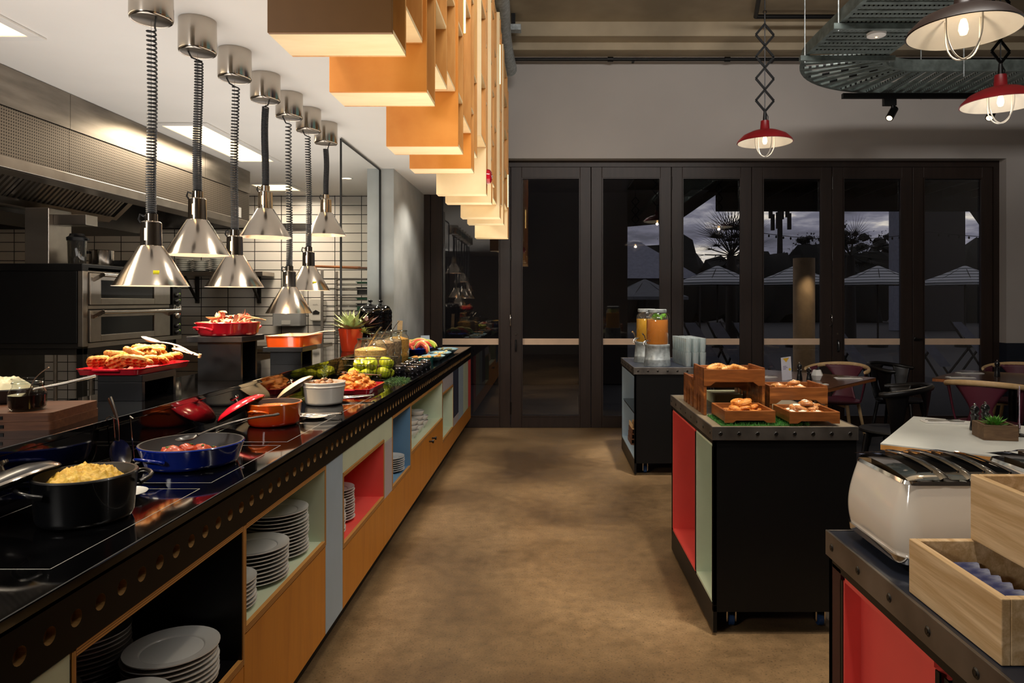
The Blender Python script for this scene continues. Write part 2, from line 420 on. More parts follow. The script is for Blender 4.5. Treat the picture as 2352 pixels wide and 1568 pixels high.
# ------------------------------------------------------------------ room shell
ZL, ZH, YD, YW = 2.62, 4.35, 7.86, 7.70      # low ceiling, high ceiling, door plane, dining wall face
struct('floor', MB().box(-6.4, 1.7, -3.1, 8.0, -.12, 0).box(1.7, 7.2, -3.1, 8.0, -.12, -.003), MT['floor'])
struct('floor_carpet', MB().box(1.72, 7.1, -3.0, 7.72, -.002, .006), MT['carpet'])
struct('ceiling_kitchen', MB().box(-6.4, -.735, -3.1, 7.98, ZL, ZL+.1), MT['ceilw'])
struct('ceiling_dining', MB().box(-.80, 7.2, -3.1, 8.0, ZH, ZH+.12), MT['concceil'])
struct('wall_bulkhead', MB().box(-.80, -.735, -3.1, 7.72, ZL-.0, ZH), MT['white'])
struct('wall_kitchen', MB().box(-6.4, -1.65, 7.90, 8.0, 0, ZL), MT['tile'])
struct('wall_pier', MB().box(-1.64, -1.40, 6.30, 7.98, 0, ZL), MT['concwall'])
struct('wall_back', MB().box(-.80, 7.2, YW, 8.0, 3.0, ZH).box(5.06, 7.2, YW, 8.0, .96, 3.0), MT['greypaint'])
struct('wall_back_dado', MB().box(5.06, 7.2, YW-.004, 8.0, 0, .96), MT['navywall'])
struct('wall_right', MB().box(7.1, 7.2, -3.1, 8.0, 0, ZH), MT['greypaint'])
struct('wall_front', MB().box(-6.4, 7.2, -3.1, -3.0, 0, ZH), MT['greypaint'])
struct('wall_left', MB().box(-6.4, -6.3, -3.0, 7.9, 0, ZL), MT['tile'])
struct('trim_beam', MB().box(-.72, 7.1, 7.30, 7.72, 4.20, 4.36).box(-.72, 7.1, 7.48, 7.72, 4.12, 4.20), MT['concceil'])
struct('trim_grout_strip', MB().box(-6.3, -2.4, 7.86, 7.90, 2.235, 2.30), MT['dark_steel'])

# ------------------------------------------------------------------ folding glazed doors
DX0, DW = -1.33, .9036
struct('trim_door_frame', MB().box(-1.40, DX0, 7.82, 7.96, 0, 3.0).box(DX0+7*DW, 5.06, 7.82, 7.96, 0, 3.0).box(DX0, DX0+7*DW, 7.82, 7.96, 2.93, 3.0), MT['brown'])
def handle_d(p):
    h = MB().tube([(0,-.0,.06),(0,-.035,.06),(0,-.045,.05),(0,-.045,-.05),(0,-.035,-.06),(0,0,-.06)], .006, 8)
    o = obj('pull_handle', h, MT['chrome_s'], p, label='bright metal pull handle'); return o
for i in range(7):
    x0 = DX0+i*DW; d = bpy.data.objects.new('door_%d' % (i+1), None); COL.objects.link(d); d['kind'] = 'structure'; d.location = (x0, YD, 0)
    st = .123; g = .003
    fr = MB().box(g, st, -.03, .03, .0, 2.93).box(DW-st, DW-g, -.03, .03, 0, 2.93).box(st, DW-st, -.03, .03, 2.81, 2.93).box(st, DW-st, -.03, .03, 0, .125)
    obj('door_frame', fr, MT['brown'], d, bev=.004)
    obj('glass_pane', MB().add([(st,0,.125),(DW-st,0,.125),(DW-st,0,2.81),(st,0,2.81)], [(0,1,2,3)]), MT['doorglass'], d)
    obj('safety_band', MB().add([(st,-.004,.932),(DW-st,-.004,.932),(DW-st,-.004,1.002),(st,-.004,1.002)], [(0,1,2,3)]), MT['frost'], d, label='pale frosted band across the glass')
    bd = MB()
    for (a, b_, c, e) in ((st, st+.012, .125, 2.81), (DW-st-.012, DW-st, .125, 2.81)): bd.box(a, b_, -.036, -.012, c, e)
    bd.box(st+.012, DW-st-.012, -.036, -.012, 2.798, 2.81).box(st+.012, DW-st-.012, -.036, -.012, .125, .137)
    obj('glazing_bead', bd, MT['brown'], d)
    if i in (1, 3, 5):
        for z in ((.22, 1.95, 2.75) if i != 1 else (.22, 1.95)):
            hg = MB().tube([(g-.0015, -.036, z-.07), (g-.0015, -.036, z+.07)], .008, 8)
            obj('hinge', hg, MT['dark_steel'], d)
    if i in (1, 5):
        h = handle_d(d); h.location = (.0 if i == 1 else -.02, -.03, 1.21)
        lv = MB().rrect(.052, .068, -.05, -.03, .86, .99, .007).tube([(.06,-.055,.97),(.06,-.07,.93),(.06,-.07,.87)], .008, 8)
        obj('lever_latch', lv, MT['iron'], d)
        kc = MB().lathe([(0,0),(.012,0),(.012,.006),(0,.006)], 16, T=Matrix.Translation((.06,-.03,1.055)) @ Matrix.Rotation(PI/2,4,'X'))
        obj('key_cylinder', kc, MT['chrome_s'], d)
    if i == 6:
        lv = MB().lathe([(0,0),(.022,0),(.022,.008),(.01,.012),(.01,.04),(0,.04)], 16, T=Matrix.Translation((.03,-.03,1.0)) @ Matrix.Rotation(PI/2,4,'X')).tube([(.03,-.068,1.0),(.09,-.068,1.0)], .008, 8)
        obj('door_lever', lv, MT['dark_steel'], d)

# ------------------------------------------------------------------ outside in the dusk
w = bpy.data.worlds.new('dusk_sky'); sc.world = w; w.use_nodes = True
t = w.node_tree; bg = t.nodes['Background']
tc = N(t, 'ShaderNodeTexCoord'); mp = N(t, 'ShaderNodeMapping'); mp.inputs['Scale'].default_value = (2.2, 1.0, 9.0)
t.links.new(tc.outputs['Generated'], mp.inputs['Vector'])
n1 = N(t, 'ShaderNodeTexNoise', Scale=3.2, Detail=8.0, Roughness=.58); t.links.new(mp.outputs[0], n1.inputs['Vector'])
r = ramp(t, n1.outputs['Fac'], [(.36, lin((58,60,70))), (.50, lin((84,86,100))), (.57, lin((116,118,128))), (.66, lin((200,196,184)))])
t.links.new(r.outputs[0], bg.inputs['Color']); bg.inputs['Strength'].default_value = 2.7
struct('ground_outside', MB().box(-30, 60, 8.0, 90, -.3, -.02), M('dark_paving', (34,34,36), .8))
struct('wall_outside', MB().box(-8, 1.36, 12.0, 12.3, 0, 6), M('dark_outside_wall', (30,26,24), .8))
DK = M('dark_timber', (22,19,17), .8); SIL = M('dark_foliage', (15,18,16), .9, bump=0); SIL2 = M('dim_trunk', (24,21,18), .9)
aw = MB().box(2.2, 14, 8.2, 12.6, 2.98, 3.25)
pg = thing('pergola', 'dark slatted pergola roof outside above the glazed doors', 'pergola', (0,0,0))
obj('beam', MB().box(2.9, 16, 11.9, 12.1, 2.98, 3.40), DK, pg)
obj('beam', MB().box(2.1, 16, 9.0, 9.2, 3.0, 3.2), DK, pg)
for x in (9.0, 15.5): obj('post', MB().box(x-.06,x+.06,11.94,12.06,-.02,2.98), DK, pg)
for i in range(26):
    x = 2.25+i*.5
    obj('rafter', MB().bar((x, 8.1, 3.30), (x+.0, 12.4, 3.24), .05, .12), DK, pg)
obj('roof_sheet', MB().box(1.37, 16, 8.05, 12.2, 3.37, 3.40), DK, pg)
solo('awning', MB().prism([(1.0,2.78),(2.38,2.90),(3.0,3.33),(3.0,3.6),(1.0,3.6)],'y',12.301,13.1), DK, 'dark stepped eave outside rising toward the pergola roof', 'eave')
solo('sloped_column', MB().bar((7.3,13,4.4),(9.6,13,1.2),.45,.3,up=(0,1,0)), M('dim_steel_column', (52,46,44), .7), 'thick dark leaning column outside behind the last door', 'column')
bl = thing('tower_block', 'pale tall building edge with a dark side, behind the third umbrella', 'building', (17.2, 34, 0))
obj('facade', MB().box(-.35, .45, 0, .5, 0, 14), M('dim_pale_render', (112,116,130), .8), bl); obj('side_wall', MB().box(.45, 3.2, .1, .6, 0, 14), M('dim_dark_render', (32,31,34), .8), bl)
mast = thing('antenna_mast', 'thin phone mast with antennas above the dark trees', 'mast', (18.6, 56, 0))
obj('pole', MB().tube([(0,0,0),(0,0,12.2)], [.28,.16], 8), SIL2, mast)
for k in range(6):
    a = k*PI/3
    obj('antenna', MB().bar((.75*math.cos(a), .75*math.sin(a), 7.2+.9*(k%2)), (.75*math.cos(a), .75*math.sin(a), 8.5+.9*(k%2)), .26, .26), SIL2, mast)
# trees: trunk + crown of many leaf clumps
def tree(x, y, h, w_, lab, seed):
    tr = thing('tree', lab, 'tree', (x, y, 0), group='dark trees on the skyline')
    rr = random.Random(seed)
    obj('trunk', MB().tube([(0,0,0),(.2,0,h*.35),(.1,0,h*.7)], [.35,.28,.12], 8), SIL2, tr)
    cr = MB()
    for i in range(46):
        a = rr.uniform(0, 2*PI); q = rr.uniform(0, 1)**.5
        cx = math.cos(a)*q*w_*.5; cy = math.sin(a)*q*w_*.3; cz = h*(.42+.5*rr.random()*(1-.5*q*q))
        s = w_*rr.uniform(.035, .085)
        cr.blob((cx, cy, cz), (s*.9, s*.7, s*.5), seed*30+i, .2, 2.2, 1)
        for q_ in range(34):
            p = Vector((rr.gauss(0,1),rr.gauss(0,1),rr.gauss(0,.6))); p = p/max(.6,p.length)*s*rr.uniform(.6,1.6); e = Vector((rr.uniform(-1,1),rr.uniform(-1,1),rr.uniform(-1,1)))*.16; g2 = Vector((rr.uniform(-1,1),rr.uniform(-1,1),rr.uniform(-1,1)))*.16; c0 = Vector((cx,cy,cz))+p
            cr.add([c0, c0+e, c0+g2], [(0,1,2)])
    obj('crown', cr, SIL, tr)
TREES = [(8.6,58,7.4,9,'round dark tree beyond the sloped tent roof'),(15,60,5.6,8,'low dark tree behind the palm'),(19.5,62,6.6,9,'dark tree at the foot of the phone mast'),(25,60,9.6,9,'tall dark tree next to the phone mast'),
         (30,64,9.4,9,'dark tree behind the striped umbrella under the mast'),(34,62,7.2,10,'dark tree left of the tower block'),(40,64,6.0,8,'low tree behind the tower block'),(50,66,6.5,9,'low tree between the tower block and leaning column'),(54,62,11.4,9,'tall gum tree behind the leaning column'),(60,64,10.4,10,'wide gum tree beyond the last glass door')]
for i, (x, y, h, w_, l) in enumerate(TREES): tree(x, y, h*.93, w_, l, i+3)
# hedge line filling the base of the skyline
hd = MB()
for i in range(60): hd.blob((2+i*1.35, 48+R.uniform(-1,1), 1.6+R.uniform(0,1.0)), (1.7,1.0,2.2+R.uniform(0,1.0)), i, .25, 2, 2)
solo('hedge', hd, SIL, 'long dark hedge at the end of the terrace under the trees', 'hedge', kind='stuff')
def palm(x, y, h, n, fr, lab):
    p = thing('palm_tree', lab, 'palm tree', (x, y, 0), group='palms on the terrace')
    obj('trunk', MB().tube([(0,0,0),(0,0,h)], [.22,.16], 10), SIL2, p)
    f = MB()
    for i in range(n):
        a = R.uniform(0, 2*PI); el = R.uniform(-.35, 1.35)
        d = Vector((math.cos(a)*math.cos(el), math.sin(a)*math.cos(el), math.sin(el)))
        c = Vector((0,0,h))+d*fr*.45
        s = d.cross(Vector((0,0,1))).normalized(); up = s.cross(d)
        for k in range(13):
            b_ = (k-6)/6*1.15
            e = c+(d*math.cos(b_)+s*math.sin(b_))*fr*.55*(1-.12*abs(b_))+Vector((0,0,-.1*abs(b_)))
            q = (e-c).cross(up).normalized()*.022
            f.add([c-q, c+q, e], [(0,1,2)])
        f.tube([(0,0,h), tuple(c)], .02, 4)
    obj('frond', f, SIL, p)
palm(6.3, 24, 3.0, 26, 2.0, 'spiky fan palm above the first striped umbrella')
palm(11.7, 27, 3.2, 22, 1.7, 'spiky fan palm beside the third striped umbrella')
ST = stripes('striped_umbrella_cloth', (168,172,176), (92,98,102), 10.5, 'Z', .55, .8)
UM = [(5.33,22,'striped umbrella beneath the fan palm'),(7.79,22,'striped umbrella beneath the phone mast'),(10.4,22,'striped umbrella in front of the tower block'),(13.15,22,'striped umbrella behind the last glass door'),(2.9,21,'plain dark umbrella under the sloped tent roof')]
def umbrella(x, y, lab, zt, mat, w_=1.32):
    u = thing('market_umbrella', lab, 'umbrella', (x, y, 0), group='umbrellas on the terrace')
    obj('pole', MB().tube([(0,0,0),(0,0,zt)], .03, 8), DK, u)
    n = 8; c = MB(); top = (0,0,zt)
    rim = [(w_*math.cos(2*PI*(k+.5)/n), w_*math.sin(2*PI*(k+.5)/n), zt-.54) for k in range(n)]
    mid = [(p[0]*.5, p[1]*.5, zt-.29) for p in rim]
    val = [(p[0], p[1], p[2]-.09) for p in rim]
    c.add([top]+mid+rim+val, [(0,1+k,1+(k+1)%n) for k in range(n)]+[(1+k,1+n+k,1+n+(k+1)%n,1+(k+1)%n) for k in range(n)]+[(1+n+k,1+2*n+k,1+2*n+(k+1)%n,1+n+(k+1)%n) for k in range(n)])
    obj('canopy', c, mat, u)
    obj('base', MB().lathe([(0,0),(.3,0),(.3,.06),(.05,.08),(0,.08)], 16), DK, u)
    for k in range(n): obj('rib', MB().bar((0,0,zt-.02),tuple(x_*.98 for x_ in rim[k][:2])+(zt-.55,),.02,.02), DK, u)
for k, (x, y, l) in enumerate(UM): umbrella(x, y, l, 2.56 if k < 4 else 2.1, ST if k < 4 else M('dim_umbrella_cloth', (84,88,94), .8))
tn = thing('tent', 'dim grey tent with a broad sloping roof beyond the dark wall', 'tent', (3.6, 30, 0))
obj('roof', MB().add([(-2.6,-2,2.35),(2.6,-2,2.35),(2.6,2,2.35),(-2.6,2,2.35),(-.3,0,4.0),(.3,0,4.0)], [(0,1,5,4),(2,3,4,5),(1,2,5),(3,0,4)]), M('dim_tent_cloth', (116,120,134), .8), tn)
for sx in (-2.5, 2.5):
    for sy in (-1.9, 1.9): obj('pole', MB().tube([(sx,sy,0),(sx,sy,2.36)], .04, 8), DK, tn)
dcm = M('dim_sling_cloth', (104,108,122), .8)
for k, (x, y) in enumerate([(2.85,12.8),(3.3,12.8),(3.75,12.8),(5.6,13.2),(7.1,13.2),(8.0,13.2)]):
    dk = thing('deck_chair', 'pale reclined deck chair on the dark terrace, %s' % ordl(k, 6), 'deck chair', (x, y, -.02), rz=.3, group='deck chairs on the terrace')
    obj('sling', MB().add([(-.12,-.5,.25),(.14,-.5,.25),(-.10,.1,1.05),(-.36,.1,1.05)], [(0,1,2,3)]), dcm, dk)
    obj('frame', MB().bar((-.14,-.52,.0),(-.36,.12,1.07),.03,.03).bar((.14,-.52,.0),(-.1,.12,1.07),.03,.03).bar((-.2,.35,0),(-.25,-.2,.6),.03,.03).bar((.1,.35,0),(0,-.2,.6),.03,.03), DK, dk)
cp = thing('reflection_column', 'tan round column, stand-in for a lit reflection, behind the second striped umbrella', 'column', (4.62, 12.6, 0))  # column added in place of what looked like a lit reflection in the glass
obj('shaft', MB().lathe([(0,0),(.19,0),(.19,2.2),(0,2.2)], 24), M('tan_render', (190,160,120), .8), cp)
def fairy(pts, lab):
    o = thing('string_light', lab, 'string light', (0,0,0), group='string lights under the pergola')
    P = []
    for i in range(25):
        u = i/24; a = Vector(pts[0]); b_ = Vector(pts[1]); p = a.lerp(b_, u); p.z -= .28*4*u*(1-u)*.5; P.append(p)
    obj('cable', MB().tube(P, .006, 4), DK, o)
    bb = MB()
    for p in P[1:-1]: bb.blob((p.x, p.y, p.z-.035), (.02,.02,.03), 1, 0, 1, 1)
    obj('lamp_cap', bb, DK, o)
fairy([(3.9,13.2,2.74),(7.2,13.2,2.74)], 'sagging dark string of lamps above the second umbrella')
fairy([(7.2,13.2,2.74),(11.8,13.2,2.74)], 'sagging dark string of lamps above the last umbrella')
# ------------------------------------------------------------------ extractor hood over the ovens
hd = thing('extractor_hood', 'long stainless extractor hood with perforated front hung from the kitchen ceiling', 'extractor hood', (-2.76, 0, 0))
Y0, Y1 = .6, 6.44
for a, b in ((Y0, 2.4), (2.403, 4.02), (4.023, 5.6), (5.603, Y1)):
    obj('top_panel', MB().box(-.02, 0, a, b, 2.415, ZL-.003), MT['steel_v'], hd)
    obj('perforated_panel', MB().box(-.03, -.008, a, b, 2.16, 2.412), MT['perf'], hd)
obj('lip', MB().box(-.03, .004, Y0, Y1, 2.10, 2.158).box(-.16, -.03, Y0, Y1, 2.10, 2.115), MT['steel'], hd, bev=.003)
obj('end_panel', MB().box(-1.5, -.02, Y1-.02, Y1, 2.10, ZL-.003), MT['steel_v'], hd)
obj('inner_top', MB().box(-1.5, -.03, Y0, Y1-.03, 2.5, 2.52), MT['dark_steel'], hd)
obj('gutter', MB().prism([(-.86,2.05),(-.74,2.05),(-.70,2.09),(-.74,2.09),(-.86,2.09)], 'y', Y0, 5.55), MT['steel'], hd)
obj('rear_plenum', MB().box(-1.5, -.86, Y0, Y1-.03, 2.02, 2.5), MT['dark_steel'], hd)
for k in range(9):
    a = .75+k*.535
    f = MB()
    for j in range(11):
        y = a+.02+j*.045
        f.bar((-.75, y, 2.09), (-.40, y, 2.44), .022, .02)
    f.bar((-.75, a, 2.09), (-.40, a, 2.44), .02, .03).bar((-.75, a+.5, 2.09), (-.40, a+.5, 2.44), .02, .03)
    f.add([(-.745,a,2.105),(-.39,a,2.46),(-.39,a+.5,2.46),(-.745,a+.5,2.105)], [(0,1,2,3)])
    obj('baffle_filter', f, MT['steel'], hd)
obj('filter_end_bar', MB().bar((-.76, 5.62, 2.09), (-.34, 5.62, 2.5), .06, .04), MT['steel'], hd)
obj('notice', MB().box(.001, .003, 6.18, 6.25, 2.17, 2.26), MT['white'], hd, label='small white notice')
fl = thing('flue_duct', 'square stainless duct rising from the oven top to the hood', 'duct', (-3.38, 4.7, 0))
obj('duct_body', MB().box(-.08, .08, -.1, .12, 1.66, 2.04), MT['steel'], fl, bev=.004)
obj('side_bracket', MB().box(.081, .30, -.06, .06, 1.93, 2.0), MT['steel'], fl, bev=.003)

# ------------------------------------------------------------------ deck oven
ov = thing('deck_oven', 'stainless double deck pizza oven with black side panel and window doors', 'oven', (-2.76, 4.14, 0))
OY = 1.10
obj('side_panel', MB().box(-1.05, -.035, -.012, 0, 1.17, 1.6), MT['black'], ov, bev=.003, label='scuffed black oven side')
obj('casing', MB().box(-1.05, -.02, .002, OY, 1.14, 1.625), MT['dark_steel'], ov)
obj('top_cover', MB().box(-1.06, .0, -.015, OY+.01, 1.6, 1.645), MT['black'], ov, bev=.004)
obj('front_frame', MB().box(-.03, .0, -.012, .035, 1.15, 1.6).box(-.02,.0,.035,.93,1.595,1.625).box(-.02,.0,.035,OY,1.14,1.17).box(-.02,.0,.035,.93,1.375,1.395), MT['steel'], ov, bev=.002)
for k, z0 in enumerate((1.395, 1.17)):
    d = obj('oven_door', MB().box(-.018, .012, .04, .14, z0+.005, z0+.195).box(-.018,.012,.72,.92,z0+.005,z0+.195).box(-.018,.012,.14,.72,z0+.005,z0+.045).box(-.018,.012,.14,.72,z0+.155,z0+.195), MT['steel'], ov, bev=.003)
    obj('window', MB().box(-.006, .004, .14, .72, z0+.045, z0+.155), M('oven_window_%d' % k, (16,14,13), .12, 0, 0, spec=.25), d)
    obj('handle', MB().tube([(.075,.06,z0+.185),(.075,.93,z0+.185)], .012, 12).bar((.0,.07,z0+.15),(.075,.07,z0+.19),.014,.02).bar((.0,.90,z0+.15),(.075,.90,z0+.19),.014,.02), MT['chrome'], d)
    cp_ = obj('control_panel', MB().box(-.02, .012, .955, 1.075, z0+.0, z0+.195), MT['black'], ov, bev=.003)
    kk = MT['steel']
    for j, (dz, r_) in enumerate(((.145,.022),(.07,.018),(.025,.018))[:3]):
        T = Matrix.Translation((.012, 1.0, z0+dz)) @ Matrix.Rotation(PI/2, 4, 'Y')
        obj('knob', MB().lathe([(0,0),(r_,0),(r_,.012),(r_*.75,.022),(0,.022)], 18, T=T), MT['chrome'] if j == 0 else MT['iron'], cp_)
        T2 = Matrix.Translation((.0125, 1.045, z0+dz+.01)) @ Matrix.Rotation(PI/2, 4, 'Y')
        obj('indicator', MB().lathe([(0,0),(.007,0),(.007,.004),(0,.005)], 12, T=T2), EM('indicator_%d%d' % (k, j), (230,90,60) if j == 0 else (120,150,60), .25), cp_)
def text_mesh(txt, size, mat, parent, loc, rot, name='lettering', ext=.0005):
    cu = bpy.data.curves.new(name, 'FONT'); cu.body = txt; cu.size = size; cu.align_x = 'CENTER'; cu.align_y = 'CENTER'; cu.extrude = ext
    tmp = bpy.data.objects.new(name+'_tmp', cu); COL.objects.link(tmp)
    bpy.context.view_layer.update()
    me = bpy.data.meshes.new_from_object(tmp.evaluated_get(bpy.context.evaluated_depsgraph_get()))
    bpy.data.objects.remove(tmp); me.materials.clear(); me.materials.append(mat)
    o = bpy.data.objects.new(name, me); COL.objects.link(o); o.parent = parent; o.location = loc; o.rotation_euler = rot
    return o
text_mesh('Deck', .05, MT['white'], cp_, (.013, 1.02, 1.375), (PI/2, 0, PI/2))
obj('stand', MB().box(-1.04,-1.0,.02,.06,.0,1.14).box(-.06,-.02,.02,.06,0,1.14).box(-1.04,-1.0,1.02,1.06,0,1.14).box(-.06,-.02,1.02,1.06,0,1.14).box(-1.04,-.02,.02,1.06,1.1,1.139).box(-1.02,-.04,.04,1.04,.5,.53), MT['dark_steel'], ov, bev=.002)
obj('panel_back', MB().box(-1.0,-.98,.06,1.02,.5,1.1), MT['dark_steel'], ov)
# things on the oven
j = thing('blender_jug', 'clear blender jug with black lid standing on the oven', 'blender jug', (-3.08, 4.55, 1.646))
obj('jug', MB().lathe([(0,0),(.045,0),(.05,.02),(.055,.17),(.053,.17),(.046,.01),(0,.01)], 20), THIN('smoked_jug', (190,186,176), .08, .6, white=.03), j)
obj('lid', MB().lathe([(0,.17),(.058,.17),(.06,.19),(.045,.2),(.04,.215),(0,.215)], 20).box(.05,.075,-.01,.01,.172,.184), MT['blackrub'], j)
j = thing('measuring_jug', 'steel measuring jug with black handle standing on the oven', 'jug', (-3.10, 4.83, 1.646))
obj('jug', MB().lathe([(0,0),(.072,0),(.075,.01),(.075,.125),(.078,.128),(.072,.125),(.071,.01),(0,.008)], 28), MT['chrome'], j)
obj('handle', MB().tube([(-.05,-.06,.11),(-.085,-.09,.11),(-.09,-.095,.07),(-.085,-.09,.02),(-.05,-.055,.02)], .011, 8), MT['blackrub'], j)
for k in range(4):
    tz = 1.646+k*.012
    T = MB().box(-.17,.17,-.2,.2,0,.004).box(-.17,-.165,-.2,.2,.004,.02).box(.165,.17,-.2,.2,.004,.02).box(-.165,.165,-.2,-.195,.004,.02).box(-.165,.165,.195,.2,.004,.02)
    solo('baking_tray', T, MT['iron'], 'dark baking tray on the oven top, %s of its stack' % ordt(3-k, 4), 'baking tray', (-3.0+R.uniform(-.02,.02), 5.05+R.uniform(-.02,.02), tz), rz=R.uniform(-.1,.1), group='trays on the oven')

# ------------------------------------------------------------------ benches, shelf, wall fittings
def bench(name, lab, x0, x1, y0, y1, z, legs=True, splash=False):
    b = thing(name, lab, 'bench', (x0, y0, 0)); W, D = x1-x0, y1-y0
    obj('bench_top', MB().box(0, W, 0, D, z-.04, z), MT['steel'], b, bev=.004)
    obj('undershelf', MB().box(.02, W-.02, .02, D-.02, .28, .3), MT['steel'], b)
    for (lx, ly) in ((.04,.04),(W-.04,.04),(.04,D-.04),(W-.04,D-.04)):
        obj('leg', MB().tube([(lx,ly,0),(lx,ly,z-.04)], .02, 10), MT['steel'], b)
    if splash: obj('upstand', MB().box(0, W, D-.012, D, z, z+.05), MT['steel'], b)
    return b
bench('steel_bench', 'low stainless kitchen bench running behind the raised black ledge', -2.45, -1.80, .7, 5.9, .90)
bench('steel_bench', 'stainless bench standing against the white tiled wall', -5.2, -2.45, 7.25, 7.895, .96)
ws = thing('wall_shelf', 'steel shelf on two brackets fixed to the tiled wall', 'shelf', (-3.55, 7.88, 1.70))
obj('shelf_board', MB().box(-.62, .45, -.33, 0, 0, .045), MT['steel'], ws, bev=.003)
for x in (-.42, .28):
    obj('bracket', MB().box(x-.02,x+.02,-.02,.0,-.3,0).bar((x,-.28,-.01),(x,-.015,-.27),.025,.02), MT['dark_steel'], ws)
MT_plate = MT['china']
def plate_mb(r, deep=0.0):
    return MB().lathe([(0,.0),(r*.6,.0),(r*.63,.003),(r*.96,.014+deep),(r,.016+deep),(r,.019+deep),(r*.96,.018+deep),(r*.70,.0112),(r*.675,.0105),(r*.655,.0074),(0,.0066)], 40)
PL = {}
def plate_stack(x, y, z, n, r, where, group, pitch=.0125, name='dinner_plate', noun='white plate', deep=0.0, cat='plate', off=None):
    key = (name, r, deep)
    for i in range(n):
        lab = '%s, %s of %s' % (noun, ordt(n-1-i, n), where) if n > 1 else '%s, %s' % (noun, where)
        loc = (x+R.uniform(-.0025,.0025), y+R.uniform(-.0025,.0025), z+i*pitch)
        if key not in PL: PL[key] = solo(name, plate_mb(r, deep) if not deep else bowl_mb(r, deep), MT_plate, lab, cat, loc, group=group)
        else: clone(PL[key], loc, (0,0,R.uniform(0,6)), lab, group=group)
def bowl_mb(r, h):
    return MB().lathe([(0,.0),(r*.5,.0),(r*.52,.006),(r*.8,h*.45),(r,h),(r*.985,h+.003),(r*.95,h-.002),(r*.74,h*.45),(r*.45,.01),(0,.008)], 32)
for k, (x, n) in enumerate(((-4.05,7),(-3.86,6),(-3.66,7))):
    plate_stack(x, 7.73, 1.745, n, .092, 'the %s stack on the steel wall shelf' % ('first','second','third')[k], 'plates on the wall shelf', pitch=.021)
td = thing('towel_dispenser', 'grey paper towel dispenser on the tiles under the heat lamps', 'dispenser', (-2.90, 7.895, 1.15))
obj('cover', MB().rrect(-.155,.155,-.2,0,0,.30,.02), M('grey_plastic', (150,150,150), .35, 0, .02), td)
obj('window', MB().rrect(-.05,.05,-.206,-.199,.015,.06,.003), M('light_grey_plastic', (196,194,190), .3, 0, 0), td)
wt = thing('towel_box', 'white plastic box on the tiles above the grey towel dispenser', 'dispenser', (-2.88, 7.895, 1.47))
obj('cover', MB().rrect(-.11,.11,-.1,0,0,.2,.02), MT['white'], wt); obj('lip', MB().box(-.1,.1,-.104,-.1,.02,.03), MT['dark_steel'], wt)
sd = thing('soap_dispenser', 'cream soap dispenser with dark nozzle window on the tiled wall', 'dispenser', (-2.60, 7.895, 1.20))
obj('cover', MB().prism([(-.07,.0),(.07,.0),(.085,.03),(.085,.23),(.06,.255),(-.06,.255),(-.085,.23),(-.085,.03)], 'y', -.1, 0), M('cream_plastic', (206,200,190), .35, 0, .02), sd, bev=.012)
obj('window', MB().prism([(-.04,.075),(.03,.075),(.04,.1),(-.005,.125),(-.045,.1)], 'y', -.104, -.099), MT['dark_steel'], sd)
text_mesh('tork', .03, M('grey_print', (140,136,130), .5, 0, 0), sd, (-.01,-.1015,.185), (PI/2,0,0))
# tray rack seen through the glass partition
rk = thing('tray_rack', 'steel rack of shelf runners behind the glass partition', 'rack', (-1.98, 7.45, 0))
for x in (-.36, .28):
    for y in (-.25, .25): obj('post', MB().box(x-.012,x+.012,y-.012,y+.012,0,1.75), MT['steel'], rk)
RZ = [.98+.056*k for k in range(13)]
for z in RZ:
    for q in (-.26,.235): obj('runner', MB().box(-.36,.28,q,q+.025,z,z+.008), MT['chrome'], rk)
gcol = [((24,88,64),'dark green'),((22,24,26),'black'),((28,104,70),'green'),((60,140,110),'mint green')]
for k, z in enumerate(RZ[:-1]):
    c, nm = gcol[(0,2,3,0,1,1,2,1,0,1,1,0)[k]]
    solo('serving_tray', MB().rrect(-.15,.15,-.24,.24,.0,.014+.03*(k%3==0),.03).rrect(-.16,.16,-.25,.25,.014+.03*(k%3==0),.02+.03*(k%3==0),.03), M('tray_%d' % k, c, .5, 0, .05), '%s plastic tray in the steel rack, %s' % (nm, ordt(11-k, 12)), 'tray', (-1.84, 7.45, z+.0085), group='trays in the rack')
pd = thing('pizza_peel', 'long wooden peel lying on top of the tray rack', 'peel', (-2.10, 7.30, 1.76))
obj('blade', MB().rrect(.12,.42,-.13,.13,0,.014,.06), MT['walnut'], pd); obj('handle', MB().tube([(.13,0,.012),(-.42,0,.03)], [.016,.012], 8), MT['teak2'], pd)

# ------------------------------------------------------------------ ceiling panels and downlights
def troffer(x0, x1, y0, y1, lab, p):
    o = thing('ceiling_light', lab, 'ceiling light', ((x0+x1)/2, (y0+y1)/2, ZL)); W=(x1-x0)/2; D=(y1-y0)/2
    f = MB()
    for a in ((-W-.05,W+.05,-D-.05,-D),(-W-.05,W+.05,D,D+.05),(-W-.05,-W,-D,D),(W,W+.05,-D,D)): f.box(a[0],a[1],a[2],a[3],-.012,-.001)
    obj('frame', f, MT['white'], o, bev=.002)
    obj('diffuser', MB().box(-W,W,-D,D,-.006,-.002), MT['ledpanel'], o)
    l = bpy.data.lights.new('panel_light', 'AREA'); l.shape='RECTANGLE'; l.size=2*W; l.size_y=2*D; l.energy=p; l.color=(1,.86,.66); l.spread=PI*.95
    lo = bpy.data.objects.new('panel_light', l); COL.objects.link(lo); lo.location=((x0+x1)/2,(y0+y1)/2,ZL-.02)
troffer(-2.62, -2.34, 4.72, 5.93, 'long glowing ceiling panel next to the hood, behind the lamp cords', 22)
troffer(-3.03, -2.67, 7.1, 7.5, 'glowing ceiling panel in front of the tiled wall', 18)
troffer(-2.62, -2.34, 1.9, 3.13, 'glowing ceiling panel at the near end of the hood', 18)
